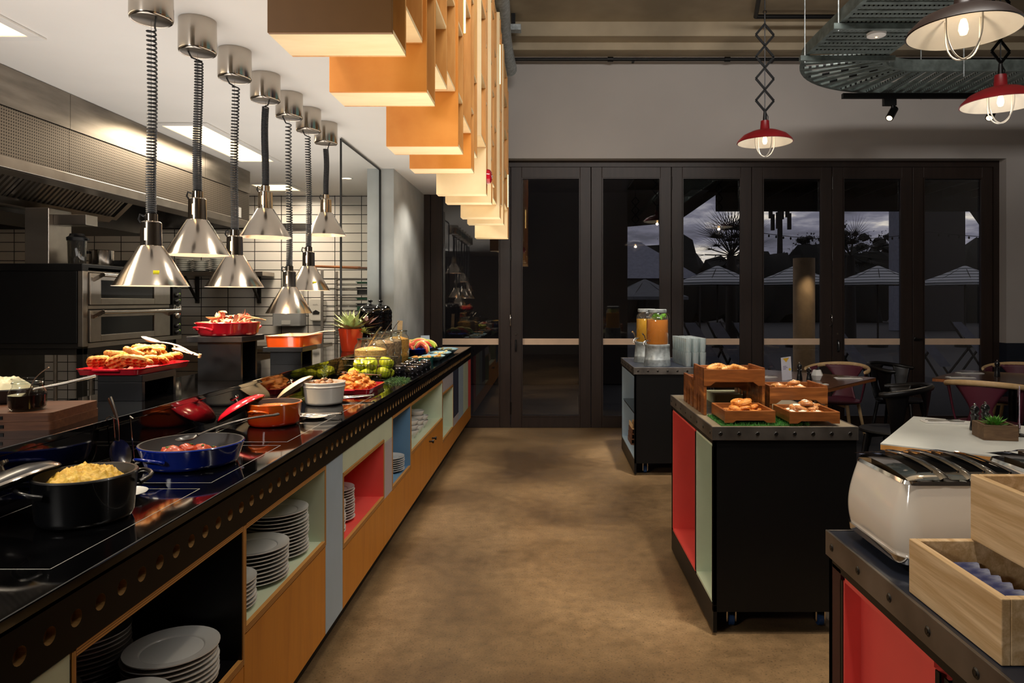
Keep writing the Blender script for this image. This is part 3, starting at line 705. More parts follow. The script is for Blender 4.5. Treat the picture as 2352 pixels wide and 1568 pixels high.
def downlight(x, y, lab, p=12):
    o = thing('downlight', lab, 'ceiling light', (x, y, ZL))
    obj('ring', MB().lathe([(.042,-.006),(.056,-.006),(.058,-.001),(.042,-.001)], 24), MT['white'], o)
    obj('lens', MB().lathe([(0,-.002),(.042,-.002)], 24), MT['downl'], o)
    l = bpy.data.lights.new('downlight_spot', 'SPOT'); l.energy=p; l.spot_size=2.2; l.spot_blend=.7; l.shadow_soft_size=.04; l.color=(1,.9,.76)
    lo = bpy.data.objects.new('downlight_spot', l); COL.objects.link(lo); lo.location=(x,y,ZL-.03)
downlight(-1.96, 6.78, 'small round downlight behind the glass partition', 40)
downlight(-1.02, 6.78, 'small round downlight above the far end of the buffet', 34)

# ------------------------------------------------------------------ heat lamps
LAMPX = -1.50
CE = MB().lathe([(.0,-.001),(.075,-.001),(.076,-.13),(.074,-.138),(.071,-.141),(.068,-.139),(0,-.139)], 40, m=[0,0,0,0,0,1])
MT['darkplate'] = M('dark_nickel_plate', (74,66,58), .3, .8, .05)
CN = MB()
SH = [(.022,.272),(.022,.245),(.030,.243),(.036,.238),(.037,.152),(.042,.150),(.128,.004),(.131,0),(.127,.0015),(.040,.145),(0,.15)]
lamps = [(2.63,1.478,353),(2.977,1.617,445),(3.33,1.489,536),(3.69,1.759,611),(4.03,1.352,664),(4.354,1.488,709),(4.694,1.866,754)]
LNAME = ['first heat lamp from the near end, hanging low over the waffles','second heat lamp, between the waffles and the red dish','third heat lamp, just above the red dish of bacon','fourth heat lamp, hung high on a tightly coiled cord','fifth and lowest heat lamp, hanging before the grey towel dispenser','sixth heat lamp, hanging over the orange dish','last heat lamp, hung highest next to the glass partition']
for i, (y, zr, _) in enumerate(lamps):
    L = thing('heat_lamp', 'polished nickel cone '+LNAME[i], 'heat lamp', (LAMPX, y, ZL), group='heat lamps over the buffet')
    obj('ceiling_canister', CE, [MT['chrome'], MT['darkplate']], L, label='polished drum at the ceiling')
    dz = zr-ZL
    sh = MB().lathe([(r, z+dz) for r, z in SH], 48, m=[0]*7+[1]*3)
    so = obj('shade', sh, [MT['chrome'], M('copper_inside_%d' % i, (236,196,160), .2, .9, .02)], L)
    obj('bulb', MB().lathe([(0,dz+.02),(.04,dz+.022),(.052,dz+.035),(.05,dz+.06),(.03,dz+.1),(0,dz+.12)], 24), MT['bulbface'], so)
    obj('vent_slot', MB().box(-.004,.004,-.0385,-.0365,dz+.17,dz+.215), MT['bulb'], so)
    if i in (0, 5): 
        T = Matrix.Translation((.098*math.cos(-.9), .098*math.sin(-.9), dz+.045)) @ Matrix.Rotation(-.9+PI/2,4,'Z')
        obj('sticker', MB().box(-.01,.01,-.004,.002,-.012,.012,T=T @ Matrix.Rotation(.7,4,'X')), MT['yellow'], so, label='yellow sticker')
    # curly cord
    zt, zb = -.142, dz+.262; Ltot = zt-zb; turns = min(58, int(Ltot/.0078)); a_ = .0072; b_ = 2*(Ltot/turns-a_)
    pts = [(.03*(1 if i%3==0 else -1), -.02, zt+.004), (.02*(1 if i%3==0 else -1), -.012, zt-.02)]
    per = 10; tot = turns*per
    for k in range(tot+1):
        u = k/tot; z = zt-.03-(Ltot-.03)*((a_*u+b_*(u-u*u/2))/(a_+b_/2))
        rad = .0155; ph = 2*PI*k/per+i
        sw = .006*math.sin(u*5+i)*(1-u)
        pts.append((rad*math.cos(ph)+sw, rad*math.sin(ph), z))
    obj('coiled_cord', MB().tube(pts, .0036, 5), MT['blackrub'], L, label='black coiled cord')
    obj('support_wire', MB().tube([(0,0,zt),(0,0,zb)], .0009, 4), MT['chrome'], L)
    obj('cord_clip', MB().tube([(-.02,-.012,dz+.262),(-.032,-.018,dz+.268),(-.036,-.02,dz+.25),(-.028,-.016,dz+.236)], .0036, 6), MT['blackrub'], L)
    l = bpy.data.lights.new('heat_lamp_spot', 'SPOT'); l.energy=(18,36,11,50,18,36,50)[i]; l.spot_size=1.75; l.spot_blend=.6; l.shadow_soft_size=.05; l.color=(1,.72,.44)
    lo = bpy.data.objects.new('heat_lamp_spot', l); COL.objects.link(lo); lo.location=(LAMPX, y, zr-.002)

# ------------------------------------------------------------------ glass partition on the pier
gp = thing('glass_partition', 'clear glass partition with black edge channel between the buffet and kitchen', 'glass partition', (-1.52, 5.10, 0))
obj('pane', MB().add([(0,.005,1.0),(0,1.19,1.0),(0,1.19,2.6),(0,.005,2.6)], [(0,1,2,3)]), MT['glass'], gp)
obj('edge_channel', MB().box(-.006,.006,-.008,.006,.93,2.612).box(-.006,.006,.006,1.19,2.6,2.612).box(-.008,.008,1.175,1.19,1.0,2.6), MT['black'], gp)

# ------------------------------------------------------------------ hanging plywood box shelves
XR, XL_ = -.406, -.73
cols = [(1.807,1.988,2.117),(1.990,2.316,2.276),(2.318,2.495,2.117),(2.497,2.788,2.265),(2.79,3.128,2.36),(3.13,3.316,2.117),(3.318,3.652,2.30),(3.654,3.806,2.117),(3.808,4.198,2.28),(4.20,4.526,2.42),(4.528,4.627,2.117),(4.629,4.918,2.25),(4.92,5.04,2.117),(5.042,5.398,2.30),(5.40,5.776,2.22),(5.778,5.93,2.117),(5.932,6.248,2.27),(6.25,6.40,2.117),(6.402,6.895,2.32),(6.897,7.06,2.05),(7.062,7.40,2.2)]
BK = ['plybox','teal','navy','plypale','lilac','plybox','plyamber','teal','white','plypale','navy','plybox']
CL = ['very narrow','narrow','wide']
for i, (a, b, zb) in enumerate(cols):
    zt = 3.82-(.0 if i < 17 else .09*(i-16)); W = b-a; g = .012
    n_low = sum(1 for c in cols[:i+1] if c[2] < 2.14)
    lab = ('birch plywood shelf column hanging low, %s of the low ones counted from the camera' % ORD[n_low]) if zb < 2.14 else ('birch plywood shelf column set higher, %s along the row from the camera' % ORD[i+1])
    u = thing('hanging_shelf', lab, 'shelf', (XL_, a, 0), group='hanging plywood shelves')
    xr = XR-XL_+ (.0 if zb < 2.14 else -.012*(i % 3))
    near, far = ('plyamber','plybox')
    obj('side_panel', MB().box(0, xr, 0, g, zb, zt), MT['plydark' if i == 0 else 'plyamber' if i < 8 else 'plypale'], u, bev=.0015)  # light along the row put into the ply tone: first shaded, far ones paler
    obj('side_panel', MB().box(0, xr, W-g, W, zb, zt), MT['plybox'], u, bev=.0015)
    obj('bottom_panel', MB().box(0, xr, g, W-g, zb, zb+g), MT['plypale'], u)
    z = zb+g; k = 0
    while z < zt-.1:
        h = R.choice((.24,.32,.45,.6,.38)); h = min(h, zt-z)
        if zt-z-h < .15: h = zt-z
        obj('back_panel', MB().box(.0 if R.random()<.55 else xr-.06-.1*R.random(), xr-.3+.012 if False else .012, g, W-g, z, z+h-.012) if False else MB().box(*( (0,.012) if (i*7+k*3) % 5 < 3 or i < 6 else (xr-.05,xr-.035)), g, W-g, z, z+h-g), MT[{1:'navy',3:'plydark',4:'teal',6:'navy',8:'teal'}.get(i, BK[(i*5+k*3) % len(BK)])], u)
        obj('shelf_board', MB().box(0.0, xr-.002, g, W-g, z+h-g, z+h), MT['plypale'], u)
        z += h; k += 1
    if i in (6, 15, 19):
        zz = {6:2.72,15:3.24,19:2.36}[i]
        obj('strip_light', MB().box(xr-.006, xr+.004, .03, .06, zz, zz+.32), MT['led'], u, label='thin glowing light strip')
fb = thing('fire_bell', 'small red fire alarm bell on the side of a plywood shelf', 'alarm', (XR+.002, 4.58, 2.24))
TB = Matrix.Rotation(PI/2, 4, 'Y')
obj('bell', MB().lathe([(0,.03),(.03,.03),(.045,.02),(.05,0),(0,0)], 20, T=TB), MT['red'], fb); obj('stud', MB().lathe([(0,.038),(.008,.036),(.01,.03),(0,.03)], 10, T=TB), MT['chrome'], fb)
# ------------------------------------------------------------------ buffet counter
XF, XB = -.862, -1.335      # front face, foot of the raised ledge
ZC, ZLG = .92, 1.063
wt_ = thing('buffet_worktop', 'long glossy black buffet worktop with a perforated dark front rail', 'worktop', (0,0,0))
obj('worktop_slab', MB().box(XB-.02, XF+.004, .55, 7.74, ZC-.03, ZC), MT['blackgloss'], wt_, bev=.003)
fa = MB(); s = .068; y = .62; nseg = 16
tubm = M('lit_hole_lining', (150,116,70), .5, 0, .05)
while y+s < 7.73:
    cy, cz, r = y+s/2, .845, .0155
    out = []; inn = []
    for k in range(nseg):
        a = 2*PI*k/nseg; c, s_ = math.cos(a), math.sin(a)
        q = 1/max(abs(c), abs(s_)); oy = cy+c*q*s/2; oz = cz+(s_*q*.055)
        out.append((XF+.004, oy, oz)); inn.append((XF+.004, cy+c*r, cz+s_*r))
    deep = [(XF-.012, p[1], p[2]) for p in inn]
    fa.add(out+inn, [(k,(k+1)%nseg,nseg+(k+1)%nseg,nseg+k) for k in range(nseg)], 0)
    fa.add(inn+deep, [(k,(k+1)%nseg,nseg+(k+1)%nseg,nseg+k) for k in range(nseg)], 1)
    fa.add(deep, [tuple(range(nseg))], 1)
    fa.add([(XF+.004,y,.79),(XF+.004,y+s,.79),(XF-.02,y+s,.79),(XF-.02,y,.79)], [(0,1,2,3)], 0)
    y += s
obj('perforated_rail', fa, [MT['rail'], tubm], wt_, label='black rail with a row of round holes')
# induction zone outlines, engraved pale lines on the glass
il = MB()
for (ya, yb) in ((1.30,1.86),(1.92,2.42),(2.48,3.05),(3.12,3.66)):
    xa, xb = -1.27, -.93; w_ = .0016; z = ZC+.0004
    for (p, q, m_, n_) in ((xa,xb,ya,ya+w_),(xa,xb,yb-w_,yb),(xa,xa+w_,ya,yb),(xb-w_,xb,ya,yb)): il.box(p,q,m_,n_,ZC-.0002,z)
obj('hob_marking', il, M('pale_hob_line', (170,168,164), .4, 0, 0), wt_, label='thin pale cooking zone outlines')
lg = thing('raised_ledge', 'raised glossy black ledge along the back of the buffet under the heat lamps', 'ledge', (0,0,0))
obj('ledge_front', MB().box(XB-.02, XB, .55, 5.95, ZC+.0005, ZLG-.02), MT['blackgloss'], lg)
obj('ledge_top', MB().box(-1.745, XB+.006, .55, 5.95, ZLG-.02, ZLG), MT['blackgloss'], lg, bev=.0025)
obj('ledge_back', MB().box(-1.745, -1.725, .55, 5.95, .6, ZLG-.02), MT['black'], lg)
obj('rear_worktop', MB().box(-1.74, XB-.021, 5.96, 6.29, ZC-.03, ZC), MT['blackgloss'], lg)

# ------------------------------------------------------------------ cabinets under the worktop
E = .018
def cabinet(lab, y0, y1, niches=(), panels=(), base_z=.13):
    """niches: (z0,z1,liner material); panels: (z0,z1,y0,y1,mat) coloured faces"""
    c = thing('buffet_cabinet', lab, 'cabinet', (XF, y0, 0), group='cabinets under the buffet'); W = y1-y0; D = -.80 if y1 < 6.3 else -.53; top = .789
    obj('kick_board', MB().box(-.09, -.075, 0, W, 0, base_z-.002), MT['black'], c)
    obj('carcass', MB().box(D, D+.015, 0, W, .0, top).box(D+.015, -.02, 0, W, base_z, base_z+.015), MT['black'], c)
    for z0, z1, liner in niches:
        n = obj('niche', MB().box(D+.02, -.001, 0.0, .012, z0, z1).box(D+.02, -.001, W-.012, W, z0, z1).box(D+.02,-.001,.012,W-.012,z0-.012,z0).box(D+.02,-.001,.012,W-.012,z1,z1+.012).box(D+.02,D+.035,.012,W-.012,z0,z1), MT[liner], c, label='%s lined open niche' % liner.replace('midblue','mid blue').replace('coral','coral red'))
        fr = MB().box(-.012,.002,0,.011,z0-.016,z1+.012,1).box(-.012,.002,W-.011,W,z0-.016,z1+.012,1).box(-.012,.002,.011,W-.011,z0-.018,z0+.001,0).box(-.012,.002,.011,W-.011,z1,z1+.016,0)
        obj('ply_edging', fr, [MT['plyedge'], MT['plyedge_v']], n)
    for z0, z1, a, b, mat in panels:
        nm = 'door' if mat == 'plyf' else 'colour_panel'
        d = obj(nm, MB().box(-.018, .0, a+.0012, b-.0012, z0, z1), MT[mat], c, bev=.0012)
    return c
def W(a, b): return b-a
A = (1.258,1.972); B = (1.972,2.694); C_ = (2.694,2.918); D_ = (2.918,3.652); E_ = (3.652,3.838); F_ = (3.838,4.36); G_ = (4.36,5.66); H_ = (5.66,6.29); I_ = (6.292,7.72)
cabinet('cabinet with a pale green face at the near end of the buffet', .60, 1.256, (), [(.132,.786,0,.656,'green')])
cabinet('cabinet with a black niche holding large plates', *A, [(.41,.773,'black')], [(.132,.388,0,W(*A),'plyf')])
cabinet('cabinet with a pale green niche of plate stacks over a yellow ply door', *B, [(.495,.773,'green')], [(.132,.474,0,W(*B),'plyf')])
cabinet('narrow cabinet with a full-height pale blue front', *C_, (), [(.132,.786,0,W(*C_),'blue')])
cabinet('cabinet with a coral red niche beneath a pale green panel', *D_, [(.40,.682,'coral')], [(.132,.378,0,W(*D_),'plyf'),(.70,.786,0,W(*D_),'green')])
cabinet('slim cabinet with pale green over lilac over yellow ply', *E_, (), [(.132,.378,0,W(*E_),'plyf'),(.38,.672,0,W(*E_),'lilac'),(.674,.786,0,W(*E_),'green')])
cabinet('cabinet with a mid blue niche holding small plates', *F_, [(.395,.770,'midblue')], [(.132,.374,0,W(*F_),'plyf')])
g_ = cabinet('cabinet with a pale green niche of bowls over two yellow doors', *G_, [(.475,.765,'green')], [(.132,.454,0,W(*G_)*.56,'plyf'),(.132,.454,W(*G_)*.56,W(*G_),'plyf')])
for ch, yy in ((list(g_.children)[-2], W(*G_)*.56-.06), (list(g_.children)[-1], W(*G_)*.56+.06)):
    obj('knob', MB().lathe([(0,0),(.006,0),(.006,.02),(.013,.024),(.013,.034),(0,.036)], 14, T=Matrix.Translation((0,yy,.41)) @ Matrix.Rotation(PI/2,4,'Y')), MT['dark_steel'], ch)
cabinet('cabinet with a lilac panel over an empty pale green niche', *H_, [(.29,.655,'green')], [(.132,.268,0,W(*H_),'plyf'),(.675,.786,0,W(*H_),'lilac')])
w9 = W(*I_)
cabinet('end cabinet striped navy, pale blue, pale green and coral', *I_, (), [(.132,.28,0,w9,'plyf'),(.36,.786,0,.38,'navy'),(.282,.358,0,.38,'lilac'),(.282,.786,.38,.75,'blue'),(.282,.786,.75,1.17,'green'),(.282,.786,1.17,w9,'coral')])
# ------------------------------------------------------------------ crockery in the niches
gA = 'plates in the black niche'
plate_stack(-.99, 1.826, .4105, 8, .115, 'the front stack in the black niche', gA)
plate_stack(-1.225, 1.845, .4105, 11, .105, 'the back stack in the black niche', gA)
plate_stack(-.975, 1.605, .4105, 7, .094, 'the short near stack in the black niche', gA)
plate_stack(-1.185, 1.60, .4105, 8, .094, 'the deep near stack in the black niche', gA)
gB = 'plates in the pale green niche'
plate_stack(-1.0, 2.55, .4955, 13, .115, 'the tallest stack in the green niche', gB)
plate_stack(-.985, 2.318, .4955, 9, .1145, 'the middle stack in the green niche', gB)
plate_stack(-.985, 2.092, .4955, 7, .1, 'the near stack in the green niche', gB)
gD = 'plates in the coral niche'
plate_stack(-1.0, 3.245, .4005, 12, .094, 'the front stack in the coral niche', gD)
plate_stack(-.985, 3.045, .4005, 11, .094, 'the near stack in the coral niche', gD)
gF = 'plates in the mid blue niche'
plate_stack(-.965, 4.20, .3955, 7, .0941, 'the front stack in the mid blue niche', gF)
plate_stack(-.985, 3.99, .3955, 4, .0941, 'the low stack in the mid blue niche', gF)
gG = 'bowls in the pale green niche'
plate_stack(-.965, 5.02, .4755, 4, .066, 'the tall bowl stack in the far green niche', gG, .034, 'bowl', 'white bowl', .055, 'bowl')
plate_stack(-.965, 5.22, .4755, 2, .066, 'the short bowl stack in the far green niche', gG, .034, 'bowl', 'white bowl', .055, 'bowl')
plate_stack(-.965, 4.82, .4755, 3, .066, 'the near bowl stack in the far green niche', gG, .034, 'bowl', 'white bowl', .055, 'bowl')
# ------------------------------------------------------------------ cookware on the counter
def pot_mb(r, h, sx=1, sy=1, t_=.006, flare=.93, corner=.015):
    rb = r*flare
    pr = [(0,0),(rb-corner,0),(rb-corner*.3,corner*.35),(rb,corner),(r,h-.006),(r+.002,h-.003),(r,h),(r-t_,h),(r-t_-.001,h-.004),(rb-t_,corner+.004),(rb-t_-corner*.6,.008),(0,.007)]
    mb = MB(); mb.lathe(pr, 56, sx=sx, sy=sy, m=[0]*6+[2]+[1]*4); return mb
def loop_handle(r, z, ang, w=.045, out=.026, rr=.0055, sx=1, sy=1):
    c, s = math.cos(ang), math.sin(ang)
    def P(rad, tan, dz): return ((rad*c-tan*s)*sx, (rad*s+tan*c)*sy, z+dz)
    return MB().tube([P(r-.004,-w,-.008),P(r+out*.7,-w*.9,0),P(r+out,-w*.55,.003),P(r+out+.002,0,.004),P(r+out,w*.55,.003),P(r+out*.7,w*.9,0),P(r-.004,w,-.008)], [rr*1.5,rr*1.1,rr,rr,rr,rr*1.1,rr*1.5], 10, flat=.8)
def pot(name, lab, cat, loc, r, h, mat, mat_in, angs, sx=1, sy=1, rz=0, flare=.93, hz=.75, hw=.045, rim=None, hout=.026):
    p = thing(name, lab, cat, loc, rz)
    obj('pot_body', pot_mb(r, h, sx, sy, flare=flare), [mat, mat_in, rim or mat], p)
    for a in angs: obj('handle', loop_handle(r*(.5+.5*hz*1.0) if False else r*(flare+(1-flare)*hz), h*hz, a, hw, hout, sx=sx, sy=sy), mat, p)
    return p
def mound(name, mat, lab, cat, loc, rx, ry, h, amp, fr, seed, n=44, rz=0, pit=.0):
    mb = MB(); off = Vector((seed*5.1, seed*2.7, 0))
    rings = n//2
    def fn(u, v):
        a = 2*PI*u; q = v
        x, y = rx*q*math.cos(a), ry*q*math.sin(a)
        p = Vector((x*fr, y*fr, 0))+off
        nz = noise.noise(p)+.6*noise.noise(p*2.3)+.4*abs(noise.noise(p*4.7))
        z = h*(1-q**2.6)+amp*nz*(1-q**8)
        return (x, y, z)
    mb.grid(fn, n*2, n)
    return solo(name, mb, mat, lab, cat, loc, rz, kind='stuff')
EGG = M('scrambled_egg', (244,206,98), .42, 0, .12, 60, bump=.3, bs=160, c2=(214,164,52))
pot('casserole', 'black oval casserole full of scrambled eggs at the near end', 'casserole', (-1.063,1.60,ZC), .104, .108, MT['iron'], MT['ironin'], (-2.25, .75), rz=0, hz=.8, hw=.05, rim=MT['dark_steel'])
mound('scrambled_eggs', EGG, 'heap of yellow scrambled eggs in the black casserole', 'scrambled eggs', (-1.063,1.60,ZC+.070), .092, .092, .05, .010, 52, 3, 60)
ld = thing('pot_cover', 'black casserole lid with steel rim leaning behind the egg casserole', 'lid', (-1.222,1.57,ZC+.088))
ld.rotation_euler = (.0,-.40,0)
obj('lid_dome', MB().lathe([(0,.03),(.05,.027),(.09,.014),(.105,.002),(.108,-.004),(.1,-.006),(.09,.006),(.05,.02),(0,.024)], 48, m=[0,0,0,1,1,0,0,0]), [MT['iron'], MT['chrome']], ld)
obj('lid_knob', MB().lathe([(0,.03),(.008,.03),(.008,.042),(.02,.046),(.02,.052),(0,.055)], 24), MT['chrome'], ld)
# ladle stand with spoon
ws2 = thing('spoon_stand', 'thin wire stand hooked on the ledge holding a slotted spoon', 'spoon stand', (-1.295, 2.12, ZC))
obj('wire_frame', MB().tube([(-.03,.02,.0),(-.03,0,.145),(-.035,-.01,.152),(-.045,-.01,.145)], .002, 6).tube([(.022,.02,0),(.022,0,.145),(.027,-.01,.152),(.037,-.01,.145)], .002, 6).tube([(-.03,.02,.001),(-.03,.06,.001),(.022,.06,.001),(.022,.02,.001)], .002, 6), MT['chrome'], ws2)
def spoon(name, lab, a, b, mat, bowl=(.034,.024), cat='spoon', hw=.006, up=(0,0,1), slot=False, hmat=None, tip=None):
    """serving spoon: bowl centred at a, handle end at b"""
    a = Vector(a); b = Vector(b); d = (b-a).normalized(); side = d.cross(Vector(up)).normalized(); n_ = side.cross(d)
    s_ = thing(name, lab, cat, tuple(a)); 
    mb = MB()
    def fn(u, v):
        x = (u-.5)*2; y = (v-.5)*2
        r = math.sqrt(x*x+y*y)
        m_ = max(abs(x), abs(y)); k = m_/r if r > 0 else 1
        x, y = x*k, y*k; q = x*x+y*y
        p = d*(x*bowl[0])+side*(y*bowl[1])+n_*(-.012*(1-q))
        return tuple(p)
    mb.grid(fn, 12, 12)
    L = (b-a).length
    P = []; rr = []
    for k in range(10):
        u = k/9; p = d*(bowl[0]*.9+(L-bowl[0]*.9)*u)+n_*(.012*math.sin(u*PI))
        P.append(p); rr.append(hw*(.6 if u < .3 else .6+.4*(u-.3)/.7))
    obj('spoon_bowl', mb, mat, s_)
    obj('handle', MB().tube(P, rr, 8, flat=.45), hmat or mat, s_)
    if tip: obj('handle_end', MB().tube([P[-1], P[-1]+d*.018], hw*1.05, 8, flat=.5), tip, s_)
    return s_
spoon('serving_spoon', 'steel spoon with a thick handle standing up in the wire stand', (-1.29,2.10,ZC+.04), (-1.335,2.12,ZC+.205), MT['steelspoon'], (.045,.034), hw=.014)
solo('spoon_rest', MB().lathe([(0,0),(.03,0),(.055,.012),(.057,.014),(.03,.004),(0,.003)], 32), MT['china'], 'small white saucer half hidden behind the egg casserole', 'saucer', (-1.085,1.775,ZC+.001))
# blue gratin of tomatoes
pot('gratin_dish', 'cobalt blue round dish of roasted tomatoes', 'dish', (-1.10,2.15,ZC), .148, .068, MT['cobalt'], MT['ironin'], (-1.95, 1.2), flare=.9, hz=.62, hw=.045, rim=MT['ironin'])
TOM = M('roasted_tomato', (160,28,12), .35, 0, .2, 40, c2=(206,84,36), coat=.2)
tm = []
for k in range(2):
    mb = MB(); mb.blob((0,0,.012), (.030,.026,.02), k+5, .12, 1.8, 3)
    o = solo('tomato_half', mb, TOM, 'x', 'tomato'); obj('herb', MB().blob((.006,.004,.033), (.007,.005,.002), k, .3, 2, 1), M('herb_green_%d' % k, (70,110,30), .6), o); tm.append(o)
places = []
for (x, y, z) in [(-.062,-.075,.008),(-.02,-.05,.012),(.02,-.055,.01),(.055,-.03,.012),(-.05,-.02,.010),(0,.0,.014),(.05,.02,.010),(.085,.03,.008),(-.005,-.025,.034),(.032,-.01,.032),(-.035,-.055,.030),(.02,.05,.01)]:
    places.append(((x,y,z), (R.uniform(-.3,.3),R.uniform(-.3,.3),R.uniform(0,6)), R.uniform(.9,1.15)))
pile(tm, places, 'roasted tomato half in the blue dish, {}', 'tomatoes in the blue dish', (-1.10,2.15,ZC))
spoon('serving_spoon', 'dark serving spoon resting across the blue dish of tomatoes', (-1.12,2.16,ZC+.078), (-.955,2.42,ZC+.105), MT['iron'], (.036,.028), hw=.009, tip=MT['blackrub'])
# orange pot of beans with leaning lid
OR2 = nt('flame_orange_enamel'); 
def grad(name, c_lo, c_hi, z0, z1):
    m, t, b = nt(name); tc = N(t,'ShaderNodeTexCoord'); sp = N(t,'ShaderNodeSeparateXYZ'); t.links.new(tc.outputs['Object'], sp.inputs[0])
    mr = N(t,'ShaderNodeMapRange'); mr.inputs['From Min'].default_value = z0; mr.inputs['From Max'].default_value = z1; t.links.new(sp.outputs['Z'], mr.inputs['Value'])
    r = ramp(t, mr.outputs[0], [(0, lin(c_lo)), (1, lin(c_hi))]); t.links.new(r.outputs[0], b.inputs['Base Color'])
    b.inputs['Roughness'].default_value = .16; b.inputs['Coat Weight'].default_value = .5; return m
bpy.data.materials.remove(OR2[0])
VOL = grad('flame_orange_enamel', (206,36,16), (238,112,30), 0, .09)
pot('casserole', 'flame orange round pot of baked beans', 'casserole', (-1.12,2.84,ZC), .108, .092, VOL, MT['ironin'], (-1.75, 1.4), flare=.92, hz=.72, hw=.035, rim=M('worn_rim', (150,110,90), .3), hout=.022)
mound('baked_beans', M('bean_sauce', (190,92,30), .22, 0, .3, 130, c2=(224,140,60), bump=.6, bs=120), 'orange baked beans in the round orange pot', 'beans', (-1.12,2.84,ZC+.072), .098, .098, .004, .0022, 210, 8, 60)
ld = thing('pot_cover', 'red casserole lid propped against the ledge next to the bean pot', 'lid', (-1.236,2.80,ZC+.070)); ld.rotation_euler = (0,-.56,0)
obj('lid_dome', MB().lathe([(0,.028),(.05,.025),(.085,.014),(.1,.002),(.102,-.004),(.094,-.006),(.085,.005),(.05,.018),(0,.02)], 48, m=[0,0,0,0,0,1,1,1]), [MT['red'], MT['ironin']], ld)
obj('lid_knob', MB().lathe([(0,.028),(.007,.028),(.007,.042),(.018,.046),(.018,.054),(0,.056)], 24), MT['chrome'], ld)
# white pot with mushrooms
pot('casserole', 'white oval pot of sauteed mushrooms topped with rosemary', 'casserole', (-1.095,3.40,ZC), .1, .11, MT['whiteenamel'], MT['whiteenamel'], (), flare=.88)
obj('pot_band', MB().lathe([(.0983,.086),(.1005,.088),(.1005,.092),(.099,.094)], 56), MT['whiteenamel'], bpy.data.objects['casserole.002'])
MU = M('cooked_mushroom', (120,76,40), .4, 0, .3, 60, c2=(178,128,82), coat=.2)
mu = []
for k in range(3):
    mb = MB().lathe([(0,.016),(.01,.015),(.017,.008),(.018,.003),(.012,0),(.005,.0),(.005,-.012),(0,-.012)], 14)
    mu.append(solo('mushroom', mb, MU, 'x', 'mushroom'))
pl = []
for k in range(16):
    a = k*2.4; q = .018*math.sqrt(k)
    pl.append(((q*math.cos(a), q*math.sin(a), 0.108-.35*q+R.uniform(-.004,.006)), (R.uniform(-1,1),R.uniform(-1,1),R.uniform(0,6)), R.uniform(.85,1.15)))
pile(mu, pl, 'brown cooked mushroom in the white pot, {}', 'mushrooms in the white pot', (-1.095,3.40,ZC))
solo('mushroom_bed', MB().lathe([(0,.012),(.06,.008),(.083,0)], 24), MU, 'brown mushroom sauce filling the white pot', 'sauce', (-1.095,3.40,ZC+.088), kind='stuff')
rb = MB()
for k in range(22):
    z = k*.0028; a = k*2.4
    rb.tube([(0,0,z),(.017*math.cos(a),.017*math.sin(a),z+.012)], [.0016,.0006], 4)
rb.tube([(0,0,-.01),(0,0,.062)], .0014, 5)
solo('rosemary_sprig', rb, M('rosemary_green', (104,128,92), .6), 'upright green rosemary sprig on the mushrooms', 'rosemary', (-1.095,3.39,ZC+.128), rot=(.15,.2,0))
ld = thing('pot_cover', 'pale enamel lid seen edge-on leaning behind the bean pot', 'lid', (-1.232,3.38,ZC+.082)); ld.rotation_euler = (0,-.62,0)
obj('lid_dome', MB().lathe([(0,.02),(.06,.017),(.09,.006),(.1,-.004),(.094,-.006),(.085,0),(.05,.012),(0,.014)], 40), MT['ivory'], ld); obj('lid_knob', MB().lathe([(0,.02),(.006,.02),(.006,.032),(.016,.036),(.016,.042),(0,.044)], 20), MT['chrome'], ld)
def tongs(lab, a, b, gap=.03, mat=None, hm=None, tines=False, z=.0):
    """a = hinge end, b = jaw end"""
    a = Vector(a); b = Vector(b); d = (b-a).normalized(); s_ = d.cross(Vector((0,0,1))).normalized(); n_ = s_.cross(d); L = (b-a).length
    t_ = thing('tongs', lab, 'tongs', tuple(a))
    for sg in (-1, 1):
        P = []; rr = []
        for k in range(13):
            u = k/12; w = gap*math.sin(min(1, u*1.25)*PI*.62)
            P.append(d*(L*u)+s_*(sg*w*.5)+n_*(0.0)); rr.append(.0075 if u < .72 else .0075+.010*math.sin((u-.72)/.28*PI*.8))
        obj('arm', MB().tube(P, rr, 8, flat=.35), mat or MT['steelspoon'], t_)
        for q in (-1,0,1): obj('prong', MB().bar(d*(L*.97)+s_*(sg*gap*.45)+n_*(q*.007), d*(L*1.04)+s_*(sg*gap*.3)+n_*(q*.008), .005, .003), mat or MT['steelspoon'], t_)
    obj('hinge', MB().tube([n_*-.008, n_*.008], .006, 10), mat or MT['steelspoon'], t_)
    return t_
tongs('steel tongs on a white rest next to the orange bean pot', (-.90,3.02,ZC+.016), (-1.06,2.98,ZC+.012), .05)
tongs('steel tongs on the counter next to the white mushroom pot', (-.90,3.58,ZC+.02), (-1.05,3.52,ZC+.014), .05)
solo('spoon_rest', MB().lathe([(0,0),(.035,0),(.05,.006),(.051,.008),(.035,.003),(0,.002)], 32), MT['china'], 'small white saucer under the tongs next to the bean pot', 'saucer', (-1.0,2.985,ZC+.001))
